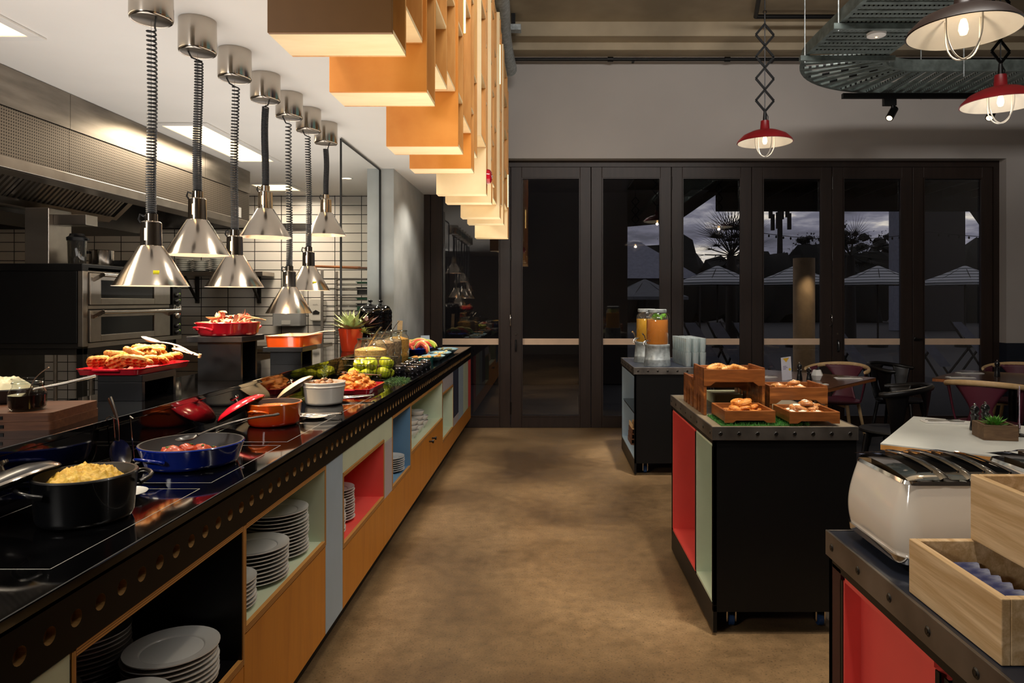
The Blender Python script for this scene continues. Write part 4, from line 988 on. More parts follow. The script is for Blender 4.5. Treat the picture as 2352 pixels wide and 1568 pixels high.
# red tray with roast chicken pieces
def tray(name, lab, loc, W_, D_, h, mat, rz=0, lug=True, cat='tray', inn=None):
    t_ = thing(name, lab, cat, loc, rz); mb = MB(); hw, hd = W_/2, D_/2
    mb.rrect(-hw, hw, -hd, hd, 0, .005, .02, seg=4)
    def ring(o, z):
        out = []; r = .02
        for (cx, cy, a) in ((hw-r,hd-r,0),(-hw+r,hd-r,PI/2),(-hw+r,-hd+r,PI),(hw-r,-hd+r,1.5*PI)):
            for k in range(5):
                q = a+PI/2*k/4; out.append((cx+(r+o)*math.cos(q), cy+(r+o)*math.sin(q), z))
        return out
    rings = [ring(0,0), ring(.006,h), ring(.010,h+.001), ring(.010,h-.002), ring(.002,h-.004), ring(-.004,.005)]
    rings = [ring(0,0), ring(.008,h-.003), ring(.012,h), ring(.004,h+.001), ring(-.005,.006)]
    n = len(rings[0])
    for i in range(len(rings)-1): mb.add(rings[i]+rings[i+1], [(k,(k+1)%n,n+(k+1)%n,n+k) for k in range(n)], 0 if i < 3 or not inn else 1, True)
    if inn: mb.add(ring(-.005,.0065), [tuple(range(n))], 1)
    obj('tray_body', mb, [mat, inn] if inn else mat, t_)
    if lug:
        for sg in (-1, 1):
            obj('lug', MB().tube([(-.05,sg*hd,h-.006),(-.04,sg*(hd+.018),h-.004),(.04,sg*(hd+.018),h-.004),(.05,sg*hd,h-.006)], .005, 8), mat, t_)
    return t_
tray('serving_tray', 'small red enamel tray piled with golden potato pieces', (-1.09,3.93,ZC), .235, .36, .026, MT['red'])
POT = M('golden_hash', (190,100,28), .38, 0, .25, 40, c2=(218,146,62), bump=.3, bs=120, coat=.15)
ps = []
for k in range(4): ps.append(solo('potato_piece', MB().blob((0,0,.013), (.034,.026,.021), k+20, .2, 2.2, 3), POT, 'x', 'potato'))
pl = []
for lay, (nx, ny, z) in enumerate(((4,4,.012),(3,4,.034),(2,3,.058),(1,2,.08))):
    for i in range(nx):
        for j_ in range(ny):
            pl.append((((i-(nx-1)/2)*.05+R.uniform(-.008,.008), (j_-(ny-1)/2)*.058-.03+R.uniform(-.008,.008), z), (R.uniform(-.3,.3),R.uniform(-.3,.3),R.uniform(0,6)), R.uniform(.9,1.12)))
pile(ps, pl, 'golden fried potato piece on the red tray before the apples, {}', 'potatoes on the red tray', (-1.10,3.93,ZC))
tongs('steel tongs lying on the golden potatoes', (-.995,4.12,ZC+.065), (-1.16,3.93,ZC+.098), .045)
# wire basket of apples
bk = thing('wire_basket', 'black wire basket full of green apples', 'basket', (-1.15,4.50,ZC), rz=-.05)
wb = MB(); bw, bd, bh = .155, .11, .135
def rr_path(w_, d_, z, r=.02, seg=4):
    out = []
    for (cx, cy, a) in ((w_-r,d_-r,0),(-w_+r,d_-r,PI/2),(-w_+r,-d_+r,PI),(w_-r,-d_+r,1.5*PI)):
        for k in range(seg+1): out.append((cx+r*math.cos(a+PI/2*k/seg), cy+r*math.sin(a+PI/2*k/seg), z))
    return out
for f, z, rad in ((.80,.003,.0022),(.87,.05,.0014),(.94,.095,.0014),(1.0,bh,.0028)): wb.tube(rr_path(bw*f,bd*f,z), rad, 5, closed=True)
bot, top = rr_path(bw*.80,bd*.80,.003,seg=3), rr_path(bw,bd,bh,seg=3)
def along(path, n):
    P = [Vector(p) for p in path]; out = []; L = [0]
    for i in range(len(P)): L.append(L[-1]+(P[(i+1)%len(P)]-P[i]).length)
    for k in range(n):
        s_ = L[-1]*k/n
        for i in range(len(P)):
            if L[i] <= s_ <= L[i+1]:
                u = (s_-L[i])/max(1e-9, L[i+1]-L[i]); out.append(P[i].lerp(P[(i+1)%len(P)], u)); break
    return out
for p, q in zip(along(bot, 46), along(top, 46)): wb.tube([p, q], .0012, 4)
for k in range(9): wb.tube([(-.12+.03*k,-.085,.003),(-.12+.03*k,.085,.003)], .0012, 4)
obj('wire_body', wb, MT['blackmetal'], bk)
obj('rim_hook', MB().tube([(-bw,0,bh),(-bw-.05,0,bh+.002),(-bw-.06,0,bh-.002)], .0025, 6), MT['blackmetal'], bk)
def apple_mb():
    mb = MB(); pr = [(0,.052),(.006,.055),(.014,.062),(.024,.066),(.034,.062),(.0405,.048),(.0405,.034),(.034,.016),(.022,.004),(.010,.0015),(0,.006)]
    return mb.lathe(pr, 24)
APP = M('green_apple_skin', (160,188,30), .22, 0, .12, 7, c2=(206,206,60), coat=.3)
ap = solo('apple', apple_mb(), APP, 'x', 'apple'); obj('stem', MB().tube([(0,0,.05),(.004,.002,.07)], .0015, 5), MT['walnut'], ap)
pl = []
for (x, y, z) in [(-.085,-.05,.006),(.0,-.055,.006),(.085,-.05,.006),(-.085,.04,.006),(0,.04,.006),(.085,.04,.006),(-.06,-.02,.062),(.025,-.03,.064),(.10,-.01,.064),(-.02,.05,.064),(.075,.055,.064)]:
    pl.append(((x,y,z), (R.uniform(-.5,.5),R.uniform(-.5,.5),R.uniform(0,6)), R.uniform(.98,1.08)))
pile([ap], pl, 'shiny green apple in the wire basket, {}', 'apples in the wire basket', (-1.15,4.50,ZC))
dl = MB()
for k in range(300):
    a = R.uniform(0,6.28); q = R.random()**.5
    x, y = .075*q*math.cos(a), .14*q*math.sin(a); z = R.uniform(.002,.03)*(1.1-q)
    e = (x+R.uniform(-.02,.02), y+R.uniform(-.02,.02), z+R.uniform(-.002,.014))
    dl.tube([(x,y,z), e], [.0014,.0005], 3)
solo('dill_bunch', dl, M('dill_green', (52,96,34), .6, 0, .3, 30), 'feathery bunch of green dill beside the apple basket', 'herbs', (-.945,4.36,ZC), kind='stuff')
# cereal jars with scoops
CER = [((222,160,84),(240,196,126)),((150,112,78),(206,168,126)),((128,98,72),(196,160,120)),((214,140,30),(236,176,70))]
CN_ = ['golden flakes','brown granola','seedy muesli','yellow corn flakes']
for k, y in enumerate((4.76,5.09,5.335,5.617)):
    j = thing('glass_jar', 'clear glass cereal jar with open neck holding %s' % CN_[k], 'jar', ((-1.215 if k == 0 else -1.225),y,ZC))
    R_ = .112 if k == 0 else .1; Hh = .25 if k == 0 else .27
    obj('jar_body', MB().lathe([(0,0),(R_-.01,0),(R_,.012),(R_,Hh*.68),(R_*.93,Hh*.8),(R_*.8,Hh*.88),(R_*.8,Hh*.97),(R_*.84,Hh),(R_*.78,Hh)], 40), MT['jarglass'], j)
    obj('neck_ring', MB().tube([(R_*.82*math.cos(a*PI/16), R_*.82*math.sin(a*PI/16), Hh*.97) for a in range(32)], .003, 6, closed=True), MT['chrome'], j)
    m = M('cereal_%d' % k, CER[k][1], .7, 0, .3, 70, c2=CER[k][0], bump=1.0, bs=70)
    mb = MB()
    hh = Hh*(.80 if k else .76)
    mb.lathe([(0,.006),(R_-.012,.006),(R_-.005,.016),(R_-.005,hh-.02)], 40)
    def fn(u, v, R_=R_, hh=hh, k=k):
        a = 2*PI*u; q = (R_-.005)*v; x, y_ = q*math.cos(a), q*math.sin(a)
        return (x, y_, hh-.02+.02*(1-v*v)+.006*noise.noise(Vector((x*60,y_*60,k)))*(1-v**6))
    mb.grid(fn, 40, 14)
    solo('cereal', mb, m, '%s filling the open glass jar' % CN_[k], 'cereal', ((-1.215 if k == 0 else -1.225),y,ZC+.001), kind='stuff')
    if k < 3:
        sc_ = thing('scoop', 'metal scoop handle sticking out of the jar of %s' % CN_[k], 'scoop', (-1.225,y,ZC+hh))
        obj('handle', MB().tube([(-.01,0,.0),(.055,-.01,.10),(.085,-.015,.135)], [.012,.011,.009] if k == 0 else [.005,.005,.005], 8, flat=.6), MT['steelspoon'], sc_)
        obj('scoop_bowl', MB().blob((-.02,0,-.01), (.03,.022,.012), 1, 0, 1, 2), MT['steelspoon'], sc_)
# little condiment pots
MT['darkmirror'] = M('dark_mirror_glaze', (96,96,102), .1, .9, .05)
COND = [((232,150,40),'marmalade'),((130,20,24),'berry jam'),((60,30,18),'chocolate spread'),((226,196,90),'honey'),((150,30,36),'strawberry jam'),((238,226,196),'butter'),((96,52,26),'peanut spread'),((216,120,40),'apricot jam')]
q = 0
for r_ in range(4):
    for c_ in range(2):
        x = -.935-.10*c_-.0*r_; y = 4.74+.185*r_+.06*c_
        j = thing('condiment_pot', 'small round dark glass pot of %s with steel rim' % COND[q][1], 'pot', (x,y,ZC), group='condiment pots on the front edge')
        obj('pot_body', MB().lathe([(0,0),(.03,0),(.04,.014),(.042,.03),(.036,.05),(.034,.052),(.032,.05),(.036,.03),(.03,.008),(0,.006)], 28), MT['darkmirror'], j)
        obj('rim_ring', MB().lathe([(.034,.05),(.038,.052),(.039,.056),(.035,.058),(.031,.056)], 28), MT['chrome'], j)
        obj('foot', MB().tube([(.028*math.cos(a*PI/12), .028*math.sin(a*PI/12), .003) for a in range(24)], .003, 5, closed=True), MT['chrome'], j)
        solo('spread', MB().lathe([(0,.0),(.02,.001),(.032,-.002)], 20), M('spread_%d' % q, COND[q][0], .3, 0, .15, 60), '%s inside its small dark pot' % COND[q][1], 'spread', (x,y,ZC+.052), kind='stuff')
        q += 1
spoon('teaspoon', 'long thin spoon laid across the condiment pots', (-.975,4.78,ZC+.072), (-.90,5.2,ZC+.085), MT['steelspoon'], (.018,.013), hw=.004)
# far end: platters
def platter(name, lab, loc, rx, ry, h, mat, rz=0, cat='platter'):
    mb = MB().lathe([(0,0),(.55,0),(.6,.15*h/.03*.03),(1,h),(1.01,h+.003),(.97,h),(.58,.006),(0,.005)], 40)
    v = [(p[0]*rx, p[1]*ry, p[2]) for p in mb.v]; mb.v = v
    return solo(name, mb, mat, lab, cat, loc, rz)
platter('platter', 'deep cobalt blue platter of sliced melon near the far wall', (-1.21,6.42,ZC), .135, .26, .07, MT['cobalt'], .0)
MEL = [M('melon_flesh_%d' % k, c, .35, 0, .12, 20, coat=.2) for k, c in enumerate(((240,104,70),(236,84,60),(180,200,60)))]
RIND = M('melon_rind', (226,208,120), .5, 0, .1)
ml = []
for k in range(3):
    mb = MB(); P = []; 
    for i in range(13):
        a = -1.1+2.2*i/12; P.append((.09*math.sin(a), 0, .09*(math.cos(a))-.05))
    mb.tube(P, [.002+.022*math.sin(PI*i/12)**.6 for i in range(13)], 8, m=0)
    o = solo('melon_slice', mb, MEL[k], 'x', 'melon'); mb2 = MB(); mb2.tube([(p[0]*1.16,0,p[2]*1.0+.018) for p in P], [.001+.012*math.sin(PI*i/12)**.6 for i in range(13)], 8); obj('rind', mb2, RIND, o); ml.append(o)
pl = []
for k in range(9): pl.append(((-.09+.024*k, -.07+.03*(k%3)-.01*k, .075+.012*(k%3)), (R.uniform(-.9,-.2), R.uniform(-.5,.5), R.uniform(-.6,.6)), R.uniform(.85,1.05)))
pile(ml, pl, 'melon slice fanned on the cobalt platter, {}', 'melon slices on the blue platter', (-1.205,6.42,ZC))
tray('serving_dish', 'rectangular teal dish of orange fruit wedges behind the condiment pots', (-1.02,5.58,ZC), .16, .20, .055, M('teal_ceramic', (20,128,124), .2, 0, .05, coat=.4), cat='dish', lug=False, inn=M('teal_inside', (110,140,150), .3))
frt = []
for k in range(2): frt.append(solo('fruit_wedge', MB().blob((0,0,.012), (.03,.014,.014), k+41, .1, 1.5, 2), M('fruit_%d' % k, ((236,160,60),(240,200,110))[k], .35, 0, .1, 30), 'x', 'fruit'))
pile(frt, [((R.uniform(-.05,.05),R.uniform(-.07,.07),.02+.018*(k//6)), (R.uniform(-.4,.4),R.uniform(-.4,.4),R.uniform(0,6)), 1.0) for k in range(12)], 'orange fruit wedge in the teal dish, {}', 'fruit in the teal dish', (-1.02,5.58,ZC))
LB = M('pale_blue_glaze', (160,200,218), .2, 0, .08, 8, coat=.4)
for k, (x, y, rx, ry, l) in enumerate(((-.975,5.88,.10,.17,'of dried apricots'),(-.975,6.27,.10,.19,'of sliced cheese'),(-.975,6.75,.10,.2,'of feta and olives'))):
    platter('platter', 'pale blue curved platter %s along the counter edge' % l, (x,y,ZC), rx, ry, .04, LB, .15)
nib = []
cols3 = [((226,160,60),'dried apricot'),((240,222,160),'cheese slice'),((220,214,150),'olive and feta piece')]
for k, (x, y) in enumerate(((-.975,5.88),(-.975,6.27),(-.975,6.75))):
    o = solo(cols3[k][1].split()[-1]+'_piece' if k else 'dried_apricot', MB().blob((0,0,.008), (.018,.014,.008), k+61, .15, 1.5, 2), M('nibble_%d' % k, cols3[k][0], .5, 0, .2, 40, c2=(60,50,40) if k == 2 else None), 'x', 'food')
    o.name = ('dried_apricot','cheese_slice','feta_piece')[k]
    pile([o], [((R.uniform(-.055,.055),R.uniform(-.09,.09),.014+.013*(i//6)), (R.uniform(-.4,.4),R.uniform(-.4,.4),R.uniform(0,6)), R.uniform(.9,1.2)) for i in range(13)], cols3[k][1]+' on the %s pale blue platter, {}' % ('near','middle','far')[k], cols3[k][1]+'s', (x,y,ZC))
solo('menu_card', MB().prism([(-.05,0),(.05,0),(.045,.145),(-.045,.145)], 'y', -.002, .002), M('pale_blue_card', (190,206,222), .6, 0, .05), 'pale blue card standing at the far end of the buffet', 'card', (-1.29,7.30,ZC), rz=.3, rot=(-.2,0,.3))
solo('wooden_spatula', MB().rrect(-.022,.022,-.004,.004,0,.2,.0035), MT['spoonw'], 'orange-brown wooden spatula upright behind the cereal jars', 'spatula', (-1.32,6.15,1.05), rot=(0,.05,.3))
cr_ = thing('utensil_crock', 'small dark crock holding the wooden spatula behind the jars', 'crock', (-1.32,6.15,ZC)); obj('body', MB().lathe([(0,0),(.045,0),(.05,.01),(.05,.135),(.046,.135),(.045,.012),(0,.01)], 24), MT['iron'], cr_)

# ------------------------------------------------------------------ on the raised ledge
def board(lab, z, dx): 
    b = thing('chopping_board', lab, 'chopping board', (-1.565+dx,2.04,z), rz=.12, group='chopping boards')
    obj('board_body', MB().rrect(-.17,.17,-.125,.125,0,.0235,.012), MT['walnut'], b, bev=.002)
    obj('grip_slot', MB().rrect(-.045,.045,-.1265,-.1245,.007,.016,.0009), MT['black'], b)
board('dark wooden chopping board, lower of the two under the syrup jar', ZLG, .003)
board('dark wooden chopping board, upper of the two under the syrup jar', ZLG+.0242, 0)
zb = ZLG+.048
sj = thing('syrup_jar', 'squat glass jar half full of dark syrup on the chopping boards', 'jar', (-1.485,1.985,zb))
obj('jar_body', MB().lathe([(0,0),(.038,0),(.046,.008),(.047,.045),(.042,.058),(.036,.066),(.036,.086),(.039,.09),(.034,.09)], 36), MT['jarglass'], sj); sj.children[0].data.materials[0] = MT['glass']
obj('neck_thread', MB().tube([(.037*math.cos(a*PI/12),.037*math.sin(a*PI/12),.078) for a in range(24)], .0018, 5, closed=True), MT['jarglass'], sj)
solo('syrup', MB().lathe([(0,.002),(.036,.003),(.0445,.010),(.0455,.044),(0,.044)], 36), M('dark_syrup', (22,8,4), .08, 0, 0, coat=.5), 'dark brown syrup inside the squat jar', 'syrup', (-1.485,1.985,zb), kind='stuff')
spoon('teaspoon', 'thin steel spoon standing in the syrup jar', (-1.49,1.985,zb+.03), (-1.435,2.0,zb+.12), MT['steelspoon'], (.016,.011), hw=.004)
bp = thing('saucepan', 'small steel pan of pale cream standing behind the syrup jar', 'pan', (-1.66,2.14,zb))
obj('pan_body', pot_mb(.075,.045,flare=.95), [MT['iron'], MT['ironin'], MT['steelspoon']], bp)
obj('pan_handle', MB().tube([(.07,.0,.038),(.13,.06,.05),(.19,.12,.068)], [.006,.009,.008], 8, flat=.6), MT['steelspoon'], bp)
mound('whipped_cream', M('pale_butter', (242,232,190), .4, 0, .03, 20), 'pale whipped cream heaped in the small pan', 'cream', (-1.66,2.14,zb+.03), .068,.068,.045,.008,40,5,30)
def riser(lab, x0, x1, y0, y1, h, over=.02):
    r_ = thing('display_riser', lab, 'display riser', (x0,y0,ZLG), group='black risers on the ledge'); W_=x1-x0; D2=y1-y0; t_=.026
    gm = M('black_riser_%d' % len(bpy.data.materials), (20,21,25), .34, .0, .2, 10)
    obj('riser_top', MB().box(-over,W_+over*.6,-over,D2+over,h-t_,h), gm, r_, bev=.002)
    obj('riser_leg', MB().box(0,W_,0,.018,0,h-t_), gm, r_, bev=.001)
    obj('riser_leg', MB().box(0,W_,D2-.018,D2,0,h-t_), gm, r_, bev=.001)
    obj('riser_leg', MB().box(0,.015,.018,D2-.018,0,h-t_), gm, r_)
riser('low black riser under the red waffle tray', -1.615,-1.455,2.494,2.72,.093, .0)
riser('tall black riser under the red bacon dish', -1.58,-1.385,3.137,3.31,.20, .035)
riser('low black riser under the orange baking dish', -1.575,-1.40,3.94,4.13,.099,.03)
tray('serving_tray', 'long red enamel tray stacked with waffles on a black riser', (-1.573,2.66,ZLG+.094), .215, .355, .022, MT['red'])
def waffle_mb():
    mb = MB(); n = 24
    def prof(u, v):
        e = min(u,1-u,v,1-v); e = min(1, e/.12)
        d_ = (math.sin(u*PI*4)**2)*(math.sin(v*PI*3)**2)
        wob = 1+.05*noise.noise(Vector((u*5,v*5,2)))-.05*(math.cos(u*PI*8)+math.cos(v*PI*6))*.5*(1-e)
        x = (u-.5)*.088*wob; y = (v-.5)*.066*wob
        c = max(abs(u-.5), abs(v-.5)); q = math.hypot(u-.5, v-.5); k = 1-.16*max(0,(q-c))/.21
        return x*k, y*k, math.sqrt(max(0,1-(1-e)**2)), d_
    def top(u, v):
        x, y, e, d_ = prof(u, v); return (x, y, .012+(.012-.015*d_)*e+.0015*noise.noise(Vector((x*90,y*90,1)))*e)
    def bot(u, v):
        x, y, e, d_ = prof(1-u, v); return (x, y, .012-(.012-.011*d_)*e)
    mb.grid(top, n, n); mb.grid(bot, n, n)
    return mb
WAF = M('waffle_crust', (234,172,92), .5, 0, .2, 30, c2=(192,116,50), bump=.25, bs=140)
wf = solo('waffle', waffle_mb(), WAF, 'x', 'waffle')
pl = []
for r_ in range(3):
    for k in range(6):
        pl.append(((-.066+.066*r_+R.uniform(-.008,.008), -.13+.05*k+R.uniform(-.006,.006), .026+R.uniform(0,.012)), (-.5+R.uniform(-.35,.35), R.uniform(-.4,.4), R.uniform(-.7,.7)), R.uniform(.85,1.05)))
for k in range(8): pl.append(((R.uniform(-.05,.05), -.10+.03*k, .058+R.uniform(0,.01)), (-.4+R.uniform(-.4,.4), R.uniform(-.5,.5), R.uniform(-1.2,1.2)), R.uniform(.85,1.0)))
pile([wf], pl, 'golden waffle on the red tray, {}', 'waffles on the red tray', (-1.573,2.66,ZLG+.094))
spoon('serving_spoon', 'big white ladle spoon lying over the waffles', (-1.60,2.80,ZLG+.205), (-1.43,2.80,ZLG+.145), MT['china'], (.036,.028), hw=.010)
tongs('pale wooden tongs with metal end lying over the waffles', (-1.425,2.845,ZLG+.135), (-1.53,2.86,ZLG+.165), .03, MT['spoonw'])
# red dish with bacon
pot('gratin_dish', 'crimson round dish of crispy bacon on the tall black riser', 'dish', (-1.48,3.22,ZLG+.2005), .136, .062, MT['red'], MT['ivory'], (-2.0,1.14), flare=.94, hz=.6, hw=.045)
BAC = M('bacon_rasher', (214,70,60), .35, 0, .2, 30, c2=(244,196,160), coat=.2, stretch=(1,6,1))
bc = []
for k in range(3):
    mb = MB()
    def fn(u, v, k=k):
        s_ = u*.15-.075; return (s_*(1-.25*math.cos(k)), (v-.5)*.032+.012*math.sin(u*7+k*2), .014*math.sin(u*17+k)+.012*math.sin(u*6+v*1.5+k))
    mb.grid(fn, 26, 4); o = solo('bacon_rasher', mb, BAC, 'x', 'bacon'); bc.append(o)
pl = []
for k in range(22):
    q = .085*math.sqrt(R.random()); a = R.uniform(0,6.28)
    pl.append(((q*math.cos(a), q*math.sin(a), .035+.058*(1-(q/.085)**2)*R.uniform(.5,1)), (R.uniform(-.7,.7),R.uniform(-.6,.6),R.uniform(0,6)), R.uniform(.7,.95)))
pile(bc, pl, 'curled bacon rasher in the crimson dish, {}', 'bacon in the crimson dish', (-1.48,3.22,ZLG+.2))
spoon('salad_fork', 'pale wooden serving fork lying over the bacon', (-1.545,3.20,ZLG+.285), (-1.37,3.30,ZLG+.276), MT['spoonw'], (.028,.02), hw=.007, cat='fork')
spoon('salad_spoon', 'pale wooden serving spoon tucked in the bacon dish', (-1.43,3.20,ZLG+.262), (-1.355,3.33,ZLG+.268), MT['spoonw'], (.026,.018), hw=.007)
# orange baking dish
tray('baking_dish', 'orange rectangular baking dish with pale inside on a low riser', (-1.49,4.10,ZLG+.0995), .20, .36, .062, MT['orange'], cat='dish', inn=MT['ivory'], lug=False)
spoon('serving_spoon', 'pale wooden spoon resting in the orange baking dish', (-1.50,4.10,ZLG+.13), (-1.34,4.36,ZLG+.175), MT['spoonw'], (.03,.02), hw=.007)
mound('baked_gratin', M('gratin_cream', (246,214,156), .4, 0, .12, 20, c2=(232,176,96)), 'creamy baked filling in the orange dish', 'gratin', (-1.49,4.10,ZLG+.13), .09, .165, .012, .004, 40, 12, 26)
# planter
pp = thing('plant_pot', 'orange-red glossy pot with pale green succulents on the ledge', 'potted plant', (-1.415,4.99,ZLG))
obj('pot', MB().lathe([(0,0),(.062,0),(.066,.006),(.088,.156),(.09,.162),(.083,.162),(.078,.13),(0,.13)], 40), MT['planter'], pp)
SUC = M('pale_succulent_leaf', (150,170,120), .45, 0, .1, 20, c2=(196,206,160))
def rosette(c, n, L, wd, seed, up0=.15, up1=1.25):
    mb = MB(); rr = random.Random(seed)
    for k in range(n):
        a = k*2.39996; el = up0+(up1-up0)*(k/n)**.9; ln = L*(1-.35*k/n)*rr.uniform(.9,1.1)
        d = Vector((math.cos(a)*math.cos(el), math.sin(a)*math.cos(el), math.sin(el))); s_ = Vector((-math.sin(a), math.cos(a), 0)); n_ = s_.cross(d)*-1
        def fn(u, v):
            w = wd*math.sin(min(1, .18+v*.9)*PI)**.8*(1-v*.25) if v < .97 else 0
            return tuple(Vector(c)+d*(ln*v)+s_*((u-.5)*2*w)+n_*(.35*w*((u-.5)*2)**2+.12*ln*v*v))
        mb.grid(fn, 4, 8)
    return mb
obj('succulent', rosette((0,0,.15), 34, .21, .026, 4, .05, 1.2), SUC, pp)
obj('small_succulent', rosette((.095,-.02,.135), 20, .065, .011, 6, -.3), M('yellow_green_leaf', (160,172,96), .5, 0, .1, 20, c2=(206,206,140)), pp)
obj('dark_leaf', rosette((.09,.06,.18), 8, .15, .024, 9, .1, .9), M('burgundy_leaf', (70,26,34), .5, 0, .1), pp)
for k, (x, y) in enumerate(((-1.40,5.47),(-1.40,5.80))):
    c = thing('storage_jar', 'tall ribbed black ceramic jar with knobbed lid, %s' % ('nearer of the pair behind the succulents','farther of the pair against the grey wall')[k], 'jar', (x,y,ZLG))
    H2 = .315; mb = MB(); pr = [(0,0),(.085,0),(.093,.01)]
    for i in range(26): pr.append((.094+.0018*math.sin(i*1.9), .02+i*(H2-.06)/25))
    pr += [(.09,H2-.03),(.078,H2-.012),(.074,H2-.01),(0,H2-.01)]
    obj('jar_body', mb.lathe(pr, 40), MT['blackgloss'], c)
    obj('lid', MB().lathe([(0,H2+.022),(.03,H2+.018),(.066,H2+.004),(.08,H2-.009),(.07,H2-.0105)], 40), MT['blackgloss'], c)
    obj('lid_knob', MB().lathe([(0,H2+.022),(.008,H2+.022),(.007,H2+.034),(.019,H2+.042),(.019,H2+.048),(.01,H2+.054),(0,H2+.055)], 20), MT['blackgloss'], c)
# ------------------------------------------------------------------ island carts
def cart(lab, x0, y0, W_, D2, zt, niches, topmat, lab_n):
    """x0,y0 near aisle corner; opening faces the aisle (-x); niches: (ya,yb,za,zb,depth,mat)"""
    c = thing('serving_cart', lab, 'cart', (x0,y0,0)); h = zt-.062
    obj('cart_top', MB().box(0,W_,0,D2,zt-.02,zt), MT[topmat], c)
    st = MB().box(-.006,0,-.006,D2+.006,zt-.055,zt+.002).box(W_,W_+.006,-.006,D2+.006,zt-.055,zt+.002).box(0,W_,-.006,0,zt-.055,zt+.002).box(0,W_,D2,D2+.006,zt-.055,zt+.002)
    s_ = obj('steel_edging', st, MT['stripsteel'], c, bev=.0012)
    sm = MB().lathe([(0,.0022),(.0035,.0022),(.0035,.0012),(.0065,.0018),(.009,.0),(0,-.001)], 14)
    sme = sm.mesh('screw', MT['dark_steel'])
    for k in range(8):
        for (p, rot) in (((.03+(W_-.06)*k/7, -.0062, zt-.028), (PI/2,0,0)), ((-.0062, .03+(D2-.06)*k/7, zt-.028), (0,-PI/2,0))):
            o = bpy.data.objects.new('screw', sme); COL.objects.link(o); o.parent = s_; o.location = p; o.rotation_euler = rot
    obj('end_panel', MB().box(.0,W_-.0,0,.018,.10,zt-.056), MT['black'], c, bev=.001)
    obj('end_panel', MB().box(.0,W_-.0,D2-.018,D2,.10,zt-.056), MT['black'], c, bev=.001)
    obj('side_panel', MB().box(W_-.018,W_,.018,D2-.018,.10,zt-.056), MT['black'], c, bev=.001)
    obj('floor_panel', MB().box(.012,W_-.018,.018,D2-.018,.10,.116), MT['black'], c)
    obj('plinth', MB().box(0,.016,0,D2,.012,.128), MT['black'], c, bev=.001)
    ys = sorted(set([0.018, D2-.018]+[n for q in niches for n in q[:2]]))
    fr = MB().box(0,.016,.0,.018,.128,zt-.056).box(0,.016,D2-.018,D2,.128,zt-.056).box(0,.016,.018,D2-.018,zt-.075,zt-.056)
    obj('front_frame', fr, MT['black'], c, bev=.001)
    for (ya, yb, za, zb, dp, mat, nm) in niches:
        n = obj('niche', MB().box(.002,dp,ya,ya+.012,za,zb).box(.002,dp,yb-.012,yb,za,zb).box(.002,dp,ya+.012,yb-.012,za-.012,za).box(.002,dp,ya+.012,yb-.012,zb,zb+.012).box(dp-.012,dp,ya+.012,yb-.012,za,zb), MT[mat], c, label=nm)
        for q in (ya-.008, yb-.005): obj('niche_edge', MB().box(0,.003,q,q+.013,za,zb), MT['black'], n)
    for k, (lx, ly) in enumerate(((.10,.10),(W_-.12,.10),(.10,D2-.12),(W_-.12,D2-.12))):
        w_ = obj('castor', MB().lathe([(0,-.014),(.022,-.014),(.03,-.01),(.03,.01),(.022,.014),(0,.014)], 24, T=Matrix.Translation((lx,ly,.031)) @ Matrix.Rotation(PI/2,4,'Y')), M('castor_blue_%d' % (len(bpy.data.materials)), (24,60,110), .5), c)
        obj('castor_fork', MB().box(lx-.022,lx-.016,ly-.015,ly+.015,.02,.1).box(lx+.016,lx+.022,ly-.015,ly+.015,.02,.1).box(lx-.03,lx+.03,ly-.03,ly+.03,.092,.1), MT['chrome'], w_)
    return c
ZT = .886
c1 = cart('black drinks cart with pale blue open side beside the glass doors', .70, 5.68, .62, 1.0, .880, [(.02,.98,.14,.80,.5,'blue','pale blue niche')], 'cartnavy', '')
obj('glass_shelf', MB().box(.012,.48,.034,.966,.485,.497), MT['tinted'], c1, label='dark glass shelf')
c2 = cart('black pastry cart with coral and pale green open niches', .70, 2.962, .61, 1.0, ZT, [(.365,.98,.14,.80,.5,'coral','coral red niche'),(.02,.355,.14,.80,.5,'green','pale green niche')], 'toplam' if 'toplam' in MT else 'whitetop', '')
MT['toplam'] = M('worn_grey_brown_laminate', (128,116,96), .35, 0, .1, 6)
c2.children[0].data.materials[0] = MT['toplam']
c3 = cart('black toaster cart with a coral panel nearest the camera', .652, .62, .62, 1.0, ZT, [(.55,.93,.14,.80,.05,'coral','coral red recessed panel'),(.05,.52,.14,.80,.4,'black','black niche')], 'cartnavy', '')
obj('shaded_reveal', MB().box(.0,.03,.935,.98,.13,.82), M('shaded_coral', (54,10,14), .5), c3)  # dark strip painted for the shaded inner edge beside the coral panel
bx = thing('drawer_box', 'dark box with steel latch inside the coral niche of the pastry cart', 'box', (.90,3.43,.1405))
obj('box_body', MB().box(0,.24,.0,.30,0,.30), M('dark_maroon_box', (60,12,14), .5), bx, bev=.003); obj('box_lid', MB().box(-.03,.25,-.01,.31,.301,.325), M('dark_maroon_lid', (70,20,20), .5), bx, bev=.003)
obj('latch', MB().box(-.006,.0,.03,.07,.22,.27), MT['chrome_s'], bx)
for k, (z, nm, mat) in enumerate(((.1405,'dark wooden tray, lowest in the drinks cart','walnut'),(.186,'dark wooden tray, second from the bottom in the drinks cart','walnut'),(.232,'dark wooden tray, third from the bottom in the drinks cart','walnut'),(.278,'pale wooden tray on top of the stack in the drinks cart','ash'))):
    t_ = MB().rrect(0,.40,0,.30,0,.01,.03)
    t_.box(.0,.012,.03,.27,.01,.042).box(.388,.4,.03,.27,.01,.042).box(.03,.37,.0,.012,.01,.042).box(.03,.37,.288,.3,.01,.042)
    solo('wooden_tray', t_, MT[mat], nm, 'tray', (.735+.004*k,6.20,z), group='trays in the drinks cart', bev=.003)

